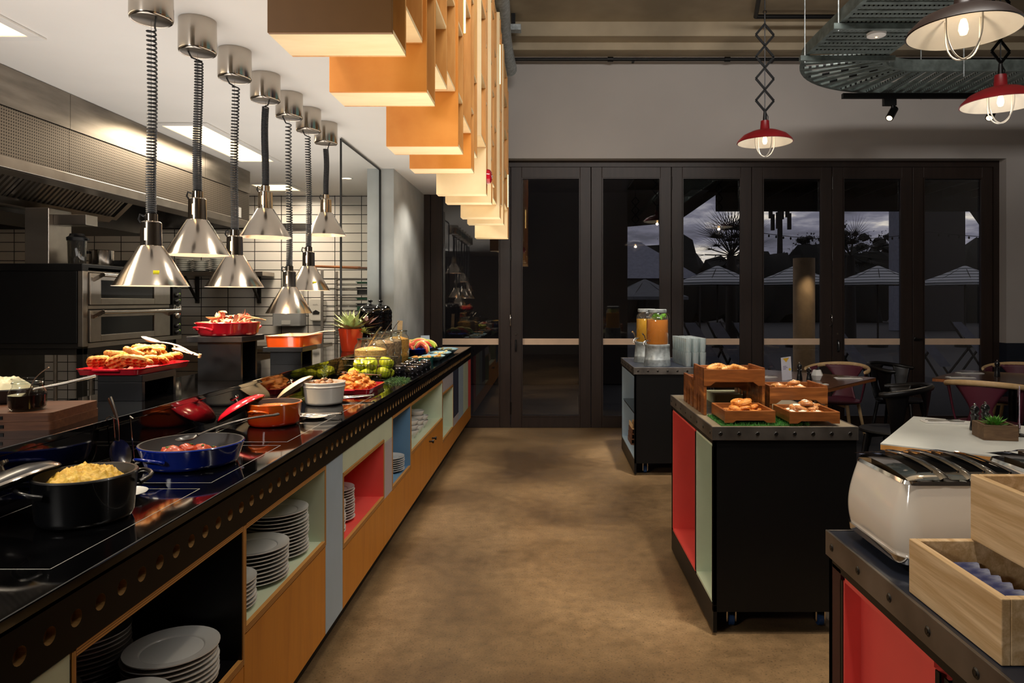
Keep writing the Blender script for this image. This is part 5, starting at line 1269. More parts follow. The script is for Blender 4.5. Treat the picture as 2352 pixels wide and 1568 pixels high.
# ------------------------------------------------------------------ drinks
def dispenser(lab, x, y, z, juice, nm, c2_):
    d = thing('drink_dispenser', lab, 'drink dispenser', (x,y,z))
    obj('tin_base', MB().lathe([(0,0),(.112,0),(.114,.004),(.108,.05),(.109,.055),(.107,.06),(.100,.155),(.103,.162),(.103,.178),(.098,.18),(.096,.176),(0,.172)], 48), MT['gal'], d)
    obj('glass_jar', MB().lathe([(0,.18),(.086,.18),(.091,.188),(.091,.39),(.084,.42),(.074,.43),(.072,.45)], 48), MT['jarglass'], d)
    obj('lid', MB().lathe([(.07,.446),(.077,.446),(.078,.452),(.078,.47),(.072,.474),(.06,.472),(0,.472)], 40), MT['gal'], d)
    tp = obj('tap', MB().tube([(-.07,-.055,.215),(-.105,-.082,.215),(-.125,-.098,.205),(-.128,-.10,.18)], [.009,.009,.008,.007], 10), MT['chrome_s'], d)
    obj('tap_lever', MB().tube([(-.112,-.088,.22),(-.122,-.095,.255),(-.14,-.11,.275)], [.005,.006,.007], 8), MT['chrome_s'], tp)
    obj('bail_wire', MB().tube([(.075,.0,.44),(.098,.0,.43),(.1,0,.40),(.094,0,.39)], .002, 6), MT['chrome'], d)
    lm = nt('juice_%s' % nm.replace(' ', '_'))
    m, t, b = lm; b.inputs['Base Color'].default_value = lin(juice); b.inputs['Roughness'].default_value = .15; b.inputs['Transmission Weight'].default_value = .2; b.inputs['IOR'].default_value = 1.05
    b.inputs['Emission Color'].default_value = lin(juice); b.inputs['Emission Strength'].default_value = .05  # faint glow put into the drink colour as if backlit
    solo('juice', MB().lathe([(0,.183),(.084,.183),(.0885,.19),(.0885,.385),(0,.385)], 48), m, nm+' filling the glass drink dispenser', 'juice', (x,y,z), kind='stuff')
    return d
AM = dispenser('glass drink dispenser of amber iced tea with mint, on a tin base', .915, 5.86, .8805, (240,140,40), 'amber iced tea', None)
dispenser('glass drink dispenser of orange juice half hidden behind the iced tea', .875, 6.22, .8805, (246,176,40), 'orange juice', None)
mi = solo('mint_leaf', MB().grid(lambda u, v: ((u-.5)*.035*math.sin(PI*min(.98,v+.02)), (v-.5)*.05, .006*math.sin(v*3)+.004*(u-.5)**2*30), 4, 8), M('mint_leaf_green', (120,176,50), .5, 0, .15, 40, em=(120,176,50), es=.05), 'x', 'mint')  # leaves carry a faint painted glow like the tea below
pile([mi], [((R.uniform(-.055,.055),R.uniform(-.07,-.0),.386+.006*(k%4)+R.uniform(0,.006)), (R.uniform(-.9,.9),R.uniform(-.6,.6),R.uniform(0,6)), R.uniform(.8,1.1)) for k in range(14)], 'green mint leaf floating on the iced tea, {}', 'mint leaves in the dispenser', (.915,5.86,.8805))
# tumblers, two layers, rows going back
gm = MB().lathe([(0,0),(.023,0),(.024,.004),(.026,.045),(.0265,.05),(.0285,.116),(.0275,.117),(.0268,.112),(.0245,.05),(.022,.012),(0,.010)], 16, m=0)
first = None
for lay in range(2):
    for r_ in range(8):
        for c_ in range(3):
            lab = 'clear tumbler, %s layer, %s row from the front, %s of three' % (('lower','upper')[lay], ORD[r_+1], ('leftmost','middle','rightmost')[c_])
            loc = (1.155+.0605*c_-.004*r_, 5.765+.0605*r_+.004*c_, .8805+.1175*lay)
            if first is None: first = solo('tumbler', gm, MT['tumbler'], lab, 'glass', loc, group='tumblers stacked on the drinks cart')
            else: clone(first, loc, (0,0,R.uniform(0,6)), lab)

# ------------------------------------------------------------------ pastry stands and trays
def stand(lab, x, y, W_, D2, h, th, mat='teak'):
    """open-topped crate on tall legs: th = crate height; arched front below"""
    s_ = thing('pastry_stand', lab, 'stand', (x,y,ZT+.001), group='wooden pastry stands'); t_ = .013; zb = h-th
    pan = [(0,0),(.028,0),(.028,zb-.03),(.05,zb),(W_-.05,zb),(W_-.028,zb-.03),(W_-.028,0),(W_,0),(W_,h),(0,h)]
    front = [(0,zb-.0),(.03,zb),(.055,zb+.018),(W_-.055,zb+.018),(W_-.03,zb),(W_,zb),(W_,h-.008),(0,h-.008)]
    obj('front_board', MB().prism(front,'y',0,t_), MT['teak2'], s_, bev=.0012)
    obj('back_board', MB().prism(front,'y',D2-t_,D2), MT['teak2'], s_, bev=.0012)
    # slatted side with arched foot openings
    for sx in (-.0, W_-t_):
        side = MB(); n = 4; sw = D2/n
        for k in range(n):
            a = k*sw+.002; b = (k+1)*sw-.002
            if k in (0, n-1) or zb < .04: side.box(sx,sx+t_,a,b,0,h)
            else:
                side.prism([(a,.0),(a+.01,.0),(a+.012,.07),((a+b)/2,.09),(b-.012,.07),(b-.01,0),(b,.0),(b,h),(a,h)],'x',sx,sx+t_)
            side.box(sx+.002,sx+t_-.002,b-.001,b+.005,zb,h-.004)
        obj('slatted_side', side, MT['teak'], s_, bev=.001)
    obj('crate_floor', MB().box(t_,W_-t_,t_,D2-t_,zb+.02,zb+.03), MT['teak2'], s_)
    return s_
stand('tall wooden stand of croissants at the aisle side of the pastry cart', .727, 3.26, .286, .235, .222, .085)
stand('lower wooden stand hidden behind the tall croissant stand', .727, 3.52, .286, .23, .150, .07)
stand('low wooden stand of danish pastries beside the tall croissant stand', 1.035, 3.26, .272, .235, .138, .085)
def low_tray(lab, x, y, W_, D2, h):
    s_ = thing('wooden_tray', lab, 'tray', (x,y,ZT+.012), group='low wooden pastry trays'); t_ = .012
    fr = [(0,0),(.035,0),(.05,.01),(W_-.05,.01),(W_-.035,0),(W_,0),(W_,h),(0,h)]
    obj('front_board', MB().prism(fr,'y',0,t_), MT['teak2'], s_, bev=.0012); obj('back_board', MB().prism(fr,'y',D2-t_,D2), MT['teak2'], s_, bev=.0012)
    for sx in (0, W_-t_): obj('side_board', MB().box(sx,sx+t_,t_,D2-t_,0.004,h), MT['teak'], s_, bev=.0012)
    obj('tray_floor', MB().box(t_,W_-t_,t_,D2-t_,.008,.016), MT['teak2'], s_)
low_tray('low wooden tray of glazed pastries on the grass strip', .757, 2.992, .218, .245, .052)
low_tray('low wooden tray of almond pastries at the far corner of the grass strip', 1.03, 2.975, .215, .225, .050)
gr = MB()
gr.box(.74,1.08,2.985,3.25,ZT+.0005,ZT+.004)
for k in range(5200):
    x, y = R.uniform(.735,1.12), R.uniform(2.978,3.25)
    if .76 < x < .97 and 3.03 < y < 3.23: continue
    a = R.uniform(0,6.28); l = R.uniform(.008,.016); tx, ty = R.uniform(-.006,.006), R.uniform(-.006,.006); w_ = .0011
    gr.add([(x-w_*math.cos(a),y-w_*math.sin(a),ZT+.003),(x+w_*math.cos(a),y+w_*math.sin(a),ZT+.003),(x+tx,y+ty,ZT+.003+l)], [(0,1,2)], 0)
solo('grass_mat', gr, M('artificial_grass', (50,110,36), .6, 0, .35, 60), 'strip of bright green artificial grass under the wooden trays', 'grass mat')
CRO = M('croissant_crust', (186,116,52), .38, 0, .2, 45, c2=(230,176,104), bump=.15, bs=60)
def croissant_mb(L=.055, rm=.017):
    mb = MB(); P = []; rr = []
    for i in range(29):
        u = i/28; a = (u-.5)*2.3; P.append((L*math.sin(a), L*math.cos(a)-L*.72, 0)); 
        rr.append(max(.002, rm*math.sin(PI*(.06+.88*u))**.75*(1+.10*abs(math.sin(u*PI*7)))))
    return mb.tube(P, rr, 12)
cr = solo('croissant', croissant_mb(), CRO, 'x', 'croissant')
pl = [((.062+.04*(k%5)+R.uniform(-.006,.006), .065+.034*(k//5 % 4)+R.uniform(-.006,.006), .178+.022*(k//20)+.0), (R.uniform(-.4,.4),R.uniform(-.4,.4),R.uniform(0,6)), R.uniform(.68,.85)) for k in range(20)]
pl += [((.08+.06*(k%3)+R.uniform(-.01,.01), .08+.06*(k//3)+R.uniform(-.01,.01), .205+R.uniform(0,.006)), (R.uniform(-.4,.4),R.uniform(-.4,.4),R.uniform(0,6)), R.uniform(.68,.85)) for k in range(6)]
pl = [((x,y,z+.006),r_,s_) for (x,y,z),r_,s_ in pl]
pile([cr], pl, 'golden croissant in the tall wooden stand, {}', 'croissants in the tall stand', (.727,3.26,ZT))
def pastries(n, col1, col2, lab, group, base, W_, D2, z0, top, seed, nm, icing=None):
    rr_ = random.Random(seed); ps_ = []
    for k in range(2):
        mb = MB(); m = M('pastry_%s_%d' % (nm, k), col1, .36, 0, .25, 45, c2=col2, bump=.4, bs=90, coat=.2)
        P = []; q = []
        for i in range(40):       # spiral bun
            a = i*.42; r_ = .004+.026*i/39; P.append((r_*math.cos(a), r_*math.sin(a), .012-.006*(i/39))); q.append(.0095)
        mb.tube(P, q, 8); mb.blob((0,0,.006), (.028,.028,.012), k+seed, .1, 2, 2)
        o = solo(nm, mb, m, 'x', 'pastry'); ps_.append(o)
        if icing: obj('sugar_icing', MB().blob((0,0,.018), (.016,.018,.006), k, .4, 2.5, 2), M('icing_%s_%d' % (nm, k), icing, .4), o)
    pl = []
    for k in range(n):
        u = k/n; lay = 0 if u < .62 else (1 if u < .9 else 2); sp = (1,.66,.3)[lay]
        pl.append(((W_/2+(rr_.random()-.5)*(W_-.08)*sp, D2/2+(rr_.random()-.5)*(D2-.08)*sp, z0+lay*top), (rr_.uniform(-.35,.35),rr_.uniform(-.35,.35),rr_.uniform(0,6)), rr_.uniform(.85,1.1)))
    pile(ps_, pl, lab, group, base)
pastries(20, (176,98,36), (222,150,70), 'glazed pastry bun in the low tray on the grass, {}', 'glazed pastries', (.757,2.992,ZT+.012), .218,.245,.022,.022, 4, 'pastry_bun')
pastries(20, (150,84,36), (210,150,90), 'sugar-dusted almond pastry in the far low tray, {}', 'almond pastries', (1.03,2.975,ZT+.012), .215,.225,.022,.02, 6, 'almond_pastry', (240,226,204))
pastries(18, (172,104,50), (228,172,110), 'small danish pastry in the lower wooden stand, {}', 'danish pastries', (1.035,3.26,ZT), .272,.235,.095,.018, 9, 'danish_pastry', (240,220,190))
solo('folded_cloth', MB().rrect(-.16,.16,-.10,.10,0,.05,.01), M('pale_green_cloth', (206,216,186), .8, 0, .04), 'folded pale cloth behind the wooden stands on the pastry cart', 'cloth', (1.02,3.70,ZT+.001), bev=.004)

# ------------------------------------------------------------------ toaster cart
def toaster(lab, x, y):
    t_ = thing('toaster', lab, 'toaster', (x,y,ZT+.0005)); W_, D2 = .262, .262
    body = MB()
    def sec(z):      # outward bellied outline
        u = (z-.035)/.14; return .012*math.sin(PI*min(1,max(0,u))**.8)-.014*max(0,u)
    zs = [.036+.138*i/14 for i in range(15)]
    def ring(o, z, r=.038, seg=6):
        out = []
        for (cx, cy, a) in ((W_-r,D2-r,0),(r,D2-r,PI/2),(r,r,PI),(W_-r,r,1.5*PI)):
            for k in range(seg+1):
                q = a+PI/2*k/seg; out.append((cx+(r+o)*math.cos(q), cy+(r+o)*math.sin(q), z))
        return out
    rs = [ring(sec(z), z) for z in zs]; n = len(rs[0])
    for i in range(len(rs)-1): body.add(rs[i]+rs[i+1], [(k,(k+1)%n,n+(k+1)%n,n+k) for k in range(n)], 0, True)
    body.add(rs[0], [tuple(range(n))[::-1]])
    # weld rings into one skin
    me_b = obj('toaster_body', body, MT['cream'], t_)
    bm = bmesh.new(); bm.from_mesh(me_b.data); bmesh.ops.remove_doubles(bm, verts=bm.verts, dist=1e-5); bm.to_mesh(me_b.data); bm.free()
    def band(z0, z1, o0, o1, mat, nm):
        a, b = ring(o0, z0), ring(o1, z1)
        mb = MB().add(a+b, [(k,(k+1)%n,n+(k+1)%n,n+k) for k in range(n)], 0, True).add(b, [tuple(range(n))]).add(a, [tuple(range(n))[::-1]])
        return obj(nm, mb, mat, t_)
    band(.0, .022, -.024, -.004, MT['iron'], 'black_foot')
    band(.022, .036, .004, .006, MT['chrome_s'], 'chrome_skirt')
    band(.174, .181, -.013, -.016, MT['chrome_s'], 'chrome_collar')
    # domed chrome top with four slots running front to back
    top = MB(); sl = [.045+.052*k for k in range(4)]; sw = .030
    xs = [.012]
    for s0 in sl: xs += [s0, s0+sw]
    xs += [W_-.008]
    def ht(x, y_): 
        v = (y_-D2/2)/(D2/2); h_ = (x-W_/2)/(W_/2)
        return .181+.022*(1-v*v)**.5*(1-.5*h_**4) if abs(v) < 1 else .181
    for i in range(len(xs)-1):
        slot = i % 2 == 1
        if not slot:
            top.grid(lambda u, v, i=i: (xs[i]+(xs[i+1]-xs[i])*u, .006+(D2-.012)*v, ht(xs[i]+(xs[i+1]-xs[i])*u, .006+(D2-.012)*v)+(.004*math.sin(PI*u) if 0 < i < len(xs)-2 else 0)), 6, 20)
        else:
            for (ya, yb) in ((.006,.035),(D2-.035,D2-.006)):
                top.grid(lambda u, v, i=i, ya=ya, yb=yb: (xs[i]+(xs[i+1]-xs[i])*u, ya+(yb-ya)*v, ht(xs[i]+(xs[i+1]-xs[i])*u, ya+(yb-ya)*v)), 2, 5)
    ct = obj('chrome_top', top, MT['chrome_s'], t_)
    for s0 in sl:
        sb = MB().box(s0-.001,s0+sw+.001,.034,D2-.034,.150,.152).box(s0-.001,s0,.034,D2-.034,.15,.196).box(s0+sw,s0+sw+.001,.034,D2-.034,.15,.196)
        obj('bread_slot', sb, MT['iron'], ct)
        obj('slot_rim', MB().tube([(s0+sw, .036+(D2-.072)*k/12, ht(s0+sw, .036+(D2-.072)*k/12)+.001) for k in range(13)], .002, 6), MT['chrome_s'], ct)
    for yy in (.07, .19):
        T = Matrix.Translation((W_+.004, yy, .07)) @ Matrix.Rotation(PI/2,4,'Y')
        obj('dial', MB().lathe([(0,0),(.02,0),(.02,.012),(.012,.016),(0,.016)], 20, T=T), MT['chrome_s'], t_)
        obj('lever', MB().box(W_,W_+.03,yy-.025,yy+.025,.13,.142), MT['iron'], t_, bev=.003)
    return t_
toaster('glossy cream toaster with chrome four-slot top on the near cart', .685, 1.345)
toaster('second cream toaster behind the upper wooden box, at the photo edge', .985, 1.345)
def crate(name, lab, x, y, z, W_, D2, h, t_=.014):
    c = thing(name, lab, 'box', (x,y,z))
    obj('side_board', MB().box(0,t_,0,D2,0,h), MT['ash'], c, bev=.0015); obj('side_board', MB().box(W_-t_,W_,0,D2,0,h), MT['ash'], c, bev=.0015)
    obj('end_board', MB().box(t_,W_-t_,0,t_,0,h), MT['ash'], c, bev=.0015); obj('end_board', MB().box(t_,W_-t_,D2-t_,D2,0,h), MT['ash'], c, bev=.0015)
    obj('box_floor', MB().box(t_,W_-t_,t_,D2-t_,.0,.008), MT['ash'], c)
    return c
crate('wooden_box', 'pale wooden box holding tea sachets at the edge of the toaster cart', .662, 1.018, ZT+.001, .40, .262, .098)
crate('wooden_box', 'upper pale wooden box stacked on the tea sachet box', .772, 1.00, ZT+.1005, .40, .275, .118)
sm_ = M('lilac_sachet', (206,208,222), .3, 0, .15, 26, c2=(96,100,150), stretch=(1,3,3))
sg_ = M('green_sachet', (150,190,50), .4, 0, .1)
sa = None
for k in range(14):
    x = .684+.0; row = k//7; i = k % 7
    loc = (.70+.052*row, 1.045+.030*i, ZT+.011); grn = i == 0
    lab = '%s foil tea sachet in the pale box, %s row, %s from the near end' % ('lime green' if grn else 'lilac', ('outer','inner')[row], ORD[i+1])
    mb = MB().grid(lambda u, v: ((u-.5)*.046, .0025*math.sin(PI*v)*math.sin(PI*u)+.03*v, v*.052), 6, 6).grid(lambda u, v: ((.5-u)*.046, -.0025*math.sin(PI*v)*math.sin(PI*u)+.03*v+.004, v*.052), 6, 6)
    solo('tea_sachet', mb, sg_ if grn else sm_, lab, 'tea sachet', loc, group='tea sachets')
for k in range(3):
    solo('egg_cup', MB().lathe([(0,0),(.018,0),(.012,.012),(.02,.03),(.024,.05),(.022,.05),(.016,.02),(0,.018)], 24), MT['china'], 'white egg cup in the upper wooden box, %s' % ('first','second','third')[k], 'cup', (.86+.07*k,1.20,ZT+.11), group='egg cups', )

# ------------------------------------------------------------------ tables
def table(lab, corner, ang, L1, L2, mat, edge, zt=.75):
    t_ = thing('dining_table', lab, 'table', (corner[0],corner[1],0), ang)
    obj('tabletop', MB().box(0,L1,0,L2,zt-.006,zt), MT[mat], t_); obj('table_edge', MB().box(.0,L1,0,L2,zt-.03,zt-.0062), MT[edge], t_, bev=.001)
    p_ = obj('pedestal', MB().tube([(L1/2,L2/2,.03),(L1/2,L2/2,zt-.03)], .035, 16), MT['blackmetal'], t_)
    obj('base', MB().lathe([(0,0.0),(.26,0.0),(.26,.012),(.05,.03),(0,.03)], 32, c=(L1/2,L2/2,.006)), MT['blackmetal'], t_)
    return t_
TP = 'tabletop'
table('white-topped dining table with a ply edge behind the toasters', (1.567,3.29), math.radians(-36), .98, .96, 'whitetop', 'plybox')
table('brown square dining table set at an angle behind the bread stands', (2.15,5.36), math.radians(46.5), 1.06, 1.06, TP, 'teak2')
table('brown square dining table set at an angle in front of the last doors', (4.10,5.40), math.radians(46.5), 1.0, 1.02, TP, 'teak2')
# ------------------------------------------------------------------ chairs
def chair(lab, x, y, face, kind):
    """shell chair with a bent top rail; face = direction it looks at (radians)"""
    c = thing('dining_chair', lab, 'chair', (x,y,0.006), face-PI/2, group='dining chairs')
    sh, rim, leg = (MT['purple'], MT['pine'], MT['pine']) if kind == 'purple' else (MT['blackmetal'], MT['blackmetal'], MT['blackmetal'])
    rad = lambda a: (.275+.01*math.cos(2*a))
    P = []
    for k in range(33):
        a = math.radians(-192+204*k/32); r_ = .275 
        P.append((r_*1.06*math.cos(a), r_*math.sin(a)-.0, .745+.045*math.sin(-a)**1 if math.sin(-a) > 0 else .745))
    rm = obj('top_rail', MB().tube(P, [.010]+[.016]*31+[.010], 10, flat=1.35), rim, c)
    seat = MB(); pr = [(0,.43),(.16,.43),(.215,.44),(.228,.452),(.215,.462),(.15,.456),(0,.452)]
    obj('seat', seat.lathe(pr, 36, sy=.98), sh if kind == 'purple' else MT['blackmetal'], c)
    def shell(a_mid, wfun, seg=10):
        def fn(u, v):
            z = .452+.295*v; w = wfun(v); a = a_mid+(u-.5)*2*w
            r_ = .215+.06*v**.8
            zz = z+(.045*max(0, math.sin(-a)))*v**3
            return (r_*1.04*math.cos(a), r_*math.sin(a), zz)
        return MB().grid(fn, seg, 12)
    back = shell(-PI/2, lambda v: .30+.55*abs(v-.42)**1.5*1.9)
    b_ = obj('backrest', back, sh, c); s_ = b_.modifiers.new('thick','SOLIDIFY'); s_.thickness = .012
    for sg in (-1, 1):
        am = -PI/2+sg*1.35
        A_ = obj('arm', shell(am, lambda v: .14+.16*v), sh, c); s_ = A_.modifiers.new('thick','SOLIDIFY'); s_.thickness = .012
    for (lx, ly) in ((-.15,-.15),(.15,-.15),(-.16,.15),(.16,.15)):
        obj('leg', MB().tube([(lx,ly,.435),(lx*1.45,ly*1.4,0)], [.017,.011], 10), leg, c)
    obj('seat_frame', MB().bar((-.15,-.15,.42),(.15,.15,.42),.03,.02).bar((-.15,.15,.42),(.15,-.15,.42),.03,.02), leg, c)
    return c
q45 = math.radians(46.5)
chair('plum chair with pale bentwood rail on the window side of the middle brown table', 2.80, 6.78, q45+PI, 'purple')
chair('plum chair with pale bentwood rail, its cut-out back turned to the camera', 3.47, 5.50, q45, 'purple')
chair('plum chair with pale bentwood rail at the window side of the last table', 4.55, 6.75, q45+PI, 'purple')
chair('black shell chair pulled up between the middle brown table and the bread cart', 2.56, 5.22, q45+PI/2+.25, 'black')
chair('black shell chair standing by the doors between the two brown tables', 3.44, 6.84, q45-PI/2, 'black')
chair('black shell chair hidden behind the bread stands at the middle brown table', 1.55, 5.42, q45, 'black')
# ------------------------------------------------------------------ table settings
def mill(x, y, z, h, lab, knob='chrome_s'):
    m_ = thing('pepper_mill', lab, 'pepper mill', (x,y,z))
    obj('mill_body', MB().lathe([(0,0),(.024,0),(.025,.008),(.02,h*.3),(.016,h*.45),(.022,h*.56),(.014,h*.62),(.021,h*.72),(.021,h*.82),(.012,h*.9),(0,h*.9)], 24), MT['iron'], m_)
    obj('knob', MB().lathe([(0,h*.9),(.004,h*.9),(.007,h*.95),(.005,h),(0,h)], 14), MT[knob], m_)
def hexpot(x, y, z, lab, s_=.052):
    v = thing('faceted_vase', lab, 'vase', (x,y,z))
    obj('vase_body', MB().lathe([(0,0),(.6*s_,0),(s_,.8*s_),(.62*s_,1.7*s_),(.5*s_,1.7*s_),(.8*s_,.8*s_),(0,.2*s_)], 6), MT['china'], v)
    for p in v.children[0].data.polygons: p.use_smooth = False
    obj('sprig', rosette((0,0,1.5*s_), 10, .04, .006, 3), M('dark_sprig_%d' % len(bpy.data.materials), (44,40,46), .6), v)
def setting(x, y, z, rz, lab):
    n_ = solo('napkin', MB().rrect(-.11,.11,-.045,.045,0,.004,.003).rrect(-.10,.10,-.04,.035,.004,.007,.003), MT['white'], 'folded white napkin under cutlery '+lab, 'napkin', (x,y,z), rz, group='napkins', bev=.001)
    c, s_ = math.cos(rz), math.sin(rz)
    for k, nm in enumerate(('fork','knife')):
        dx, dy = -s_*(.02-.04*k), c*(.02-.04*k)
        t_ = thing(nm, 'steel %s lying on the napkin %s' % (nm, lab), 'cutlery', (x+dx,y+dy,z+.009), rz, group='cutlery')
        obj('handle', MB().tube([(-.09,0,0),(-.02,0,.002),(.02,0,.003)], [.005,.004,.003], 8, flat=.5), MT['chrome_s'], t_)
        if nm == 'fork':
            obj('tines', MB().rrect(.02,.05,-.010,.010,.001,.004,.004).bar((.05,-.008,.003),(.09,-.008,.005),.003,.002).bar((.05,0,.003),(.09,0,.005),.003,.002).bar((.05,.008,.003),(.09,.008,.005),.003,.002), MT['chrome_s'], t_)
        else: obj('blade', MB().rrect(.02,.10,-.008,.007,.001,.003,.006), MT['chrome_s'], t_)
zt = .751
def menu(x, y, z, rz, lab, tilt=.12):
    m_ = solo('menu_card', MB().box(-.045,.045,-.001,.001,0,.20), M('menu_paper_%d' % len(bpy.data.materials), (222,222,232), .5, 0, .02), lab, 'menu card', (x,y,z), rot=(tilt,-.12,rz))
    obj('printed_triangle', MB().add([(-.03,-.0016,.192),(.03,-.0016,.192),(0,-.0016,.155)], [(0,1,2)]), M('yellow_print_%d' % len(bpy.data.materials), (236,186,60), .5, 0, 0), m_)
    obj('printed_flower', MB().lathe([(0,.0),(.012,.0)], 8, T=Matrix.Translation((.03,-.0016,.09)) @ Matrix.Rotation(PI/2,4,'X')), M('flower_print_%d' % len(bpy.data.materials), (236,206,60), .5, 0, 0), m_)
    obj('printed_line', MB().box(-.03,.0,-.0016,-.0012,.12,.124).box(-.03,.01,-.0016,-.0012,.108,.112).box(-.03,-.005,-.0016,-.0012,.096,.10), M('purple_print_%d' % len(bpy.data.materials), (90,80,130), .5, 0, 0), m_)
    return m_
mn = menu(2.03,5.93,zt,.15,'white menu card with a yellow triangle on the middle brown table')
mill(2.14,5.94,zt,.15,'taller black pepper mill beside the menu card on the middle table'); mill(2.20,5.88,zt,.115,'shorter black pepper mill on the middle brown table')
hexpot(2.285,5.93,zt,'white faceted vase beside the pepper mills on the middle table')
setting(1.90,6.15,zt,.1,'at the far corner of the middle table'); setting(2.60,6.05,zt,-.15,'at the chair side of the middle table'); setting(2.14,5.58,zt,.6,'at the near corner of the middle table')
mill(3.98,6.18,zt,.15,'black pepper mill nearer the doors on the last brown table'); mill(4.14,5.92,zt,.12,'black pepper mill beside the white vase on the last table')
hexpot(4.23,5.86,zt,'white faceted vase on the last brown table',.06)
setting(3.62,6.12,zt,-.1,'at the near corner of the last table'); setting(3.93,6.5,zt,.0,'at the window side of the last table')
setting(2.19,3.86,zt,-.15,'at the back corner of the white table')
pb = thing('succulent_box', 'square weathered wooden box with green succulent on the white table', 'potted plant', (2.19,3.42,zt), math.radians(-12))
b_ = .075; obj('box', MB().box(-b_,b_,-b_,-b_+.012,0,.072).box(-b_,b_,b_-.012,b_,0,.072).box(-b_,-b_+.012,-b_+.012,b_-.012,0,.072).box(b_-.012,b_,-b_+.012,b_-.012,0,.072).box(-b_+.012,b_-.012,-b_+.012,b_-.012,0,.05), MT['barkbox'], pb, bev=.001)
obj('gravel', MB().box(-b_+.013,b_-.013,-b_+.013,b_-.013,.05,.06), M('plant_gravel', (150,116,60), .9, 0, .4, 90, c2=(50,40,30), bump=1, bs=120), pb)
obj('succulent', rosette((0,0,.055), 36, .085, .012, 12, .12, 1.2), M('bright_succulent', (70,130,50), .4, 0, .2, 20, c2=(110,170,70)), pb)
mill(2.215,3.62,zt,.14,'black pepper mill behind the succulent box, nearer the chairs'); mill(2.285,3.645,zt,.145,'black pepper mill behind the succulent box, farther from the aisle')
hd_ = thing('menu_holder', 'silver clip holder standing a menu edge-on on the white table', 'menu holder', (2.345,3.47,zt), .9)
obj('base', MB().lathe([(0,0),(.038,0),(.036,.006),(.012,.012),(0,.014)], 24), MT['chrome_s'], hd_)
obj('clip', MB().tube([(0,0,.012),(0,0,.04)], .006, 10).box(-.008,.008,-.006,.006,.035,.06), MT['chrome_s'], hd_)
solo('menu_card', MB().prism([(-.05,0),(.05,0),(.05,.20),(-.05,.20)], 'y', -.0015, .0015), M('printed_menu', (206,206,222), .5, 0, .2, 30, c2=(150,110,140)), 'upright menu card held in the silver clip on the white table', 'menu card', (2.345,3.47,zt+.045), rz=1.0)
# ------------------------------------------------------------------ cable tray, pendants, pipes
ct = thing('cable_tray', 'galvanised cable tray bending across the dining ceiling', 'cable tray', (0,0,3.40))
X0, X1, YA = 2.08, 2.72, 5.55; RC = .45; cxx, cyy = X1+RC, YA; ro = RC+(X1-X0)
path_o = [(X0, -1.0)]+[(X0, YA)]+[(cxx-ro*math.cos(a*PI/32), cyy+ro*.98*math.sin(a*PI/32)) for a in range(1,17)]+[(7.05, cyy+ro*.98)]
path_i = [(X1, -1.0)]+[(X1, YA)]+[(cxx-RC*math.cos(a*PI/32), cyy+RC*.98*math.sin(a*PI/32)) for a in range(1,17)]+[(7.05, cyy+RC*.98)]
def rail(pth, nm):
    mb = MB(); P = []
    for i in range(len(pth)-1):
        a = Vector(pth[i]+(0,)); b = Vector(pth[i+1]+(0,)); mb.bar(a+Vector((0,0,.05)), b+Vector((0,0,.05)), .006, .10); mb.bar(a+Vector((0,0,.0)), b+Vector((0,0,.0)), .03, .006)
    return obj(nm, mb, MT['tray_gal'], ct)
rail(path_o, 'outer_rail'); rail(path_i, 'inner_rail')
SLM = nt('slotted_slat'); m, t, b = SLM
tc = N(t,'ShaderNodeTexCoord'); sp = N(t,'ShaderNodeSeparateXYZ'); t.links.new(tc.outputs['Object'], sp.inputs[0])
ad = N(t,'ShaderNodeMath', operation='ADD'); t.links.new(sp.outputs['X'], ad.inputs[0]); t.links.new(sp.outputs['Y'], ad.inputs[1])
k_ = N(t,'ShaderNodeMath', operation='MULTIPLY'); k_.inputs[1].default_value = 32; t.links.new(ad.outputs[0], k_.inputs[0]); f_ = N(t,'ShaderNodeMath', operation='FRACT'); t.links.new(k_.outputs[0], f_.inputs[0])
g_ = N(t,'ShaderNodeMath', operation='LESS_THAN'); g_.inputs[1].default_value = .4; t.links.new(f_.outputs[0], g_.inputs[0])
r = ramp(t, g_.outputs[0], [(0, lin((140,152,149))), (1, lin((22,24,25)))]); t.links.new(r.outputs[0], b.inputs['Base Color']); b.inputs['Metallic'].default_value = .4; b.inputs['Roughness'].default_value = .42
def slat(a, b_, k):
    mb = MB(); a = Vector(a+(0,)); b_ = Vector(b_+(0,)); mb.bar(a, b_, .042, .004)
    d = (b_-a).normalized(); s_ = d.cross(Vector((0,0,1)))
    for sg in (-1,1): mb.bar(a+s_*.021*sg+Vector((0,0,.008)), b_+s_*.021*sg+Vector((0,0,.008)), .003, .018)
    obj('slat', mb, m if k % 2 else MT['tray_gal'], ct)
k = 0; y = 2.6
while y < YA-.02: slat((X0,y),(X1,y), k); k += 1; y += .068 if y > 4.3 else .14
for a in range(0, 13):
    an = PI/2*a/12; slat((cxx-ro*math.cos(an), cyy+ro*.98*math.sin(an)), (cxx-RC*math.cos(an), cyy+RC*.98*math.sin(an)), k); k += 1
x = cxx+.06
while x < 5.5: slat((x, cyy+RC*.98),(x, cyy+ro*.98), k); k += 1; x += .085
for (x, y) in ((X0-.02,4.95),(X0-.02,5.6),(X1+.02,5.6),(X1+.02,4.4),(3.55,cyy+RC*.9),(3.55,cyy+ro),(5.0,cyy+RC*.9),(5.0,cyy+ro)):
    obj('hanger_rod', MB().tube([(x,y,-.06),(x,y,.95)], .005, 6), MT['gal'], ct)
for (a, b_) in (((X0-.06,5.6),(X1+.06,5.6)),((X0-.06,4.95),(X1+.06,4.95))):
    obj('support_channel', MB().bar(a+(-.03,), b_+(-.03,), .04, .04), MT['tray_gal'], ct)
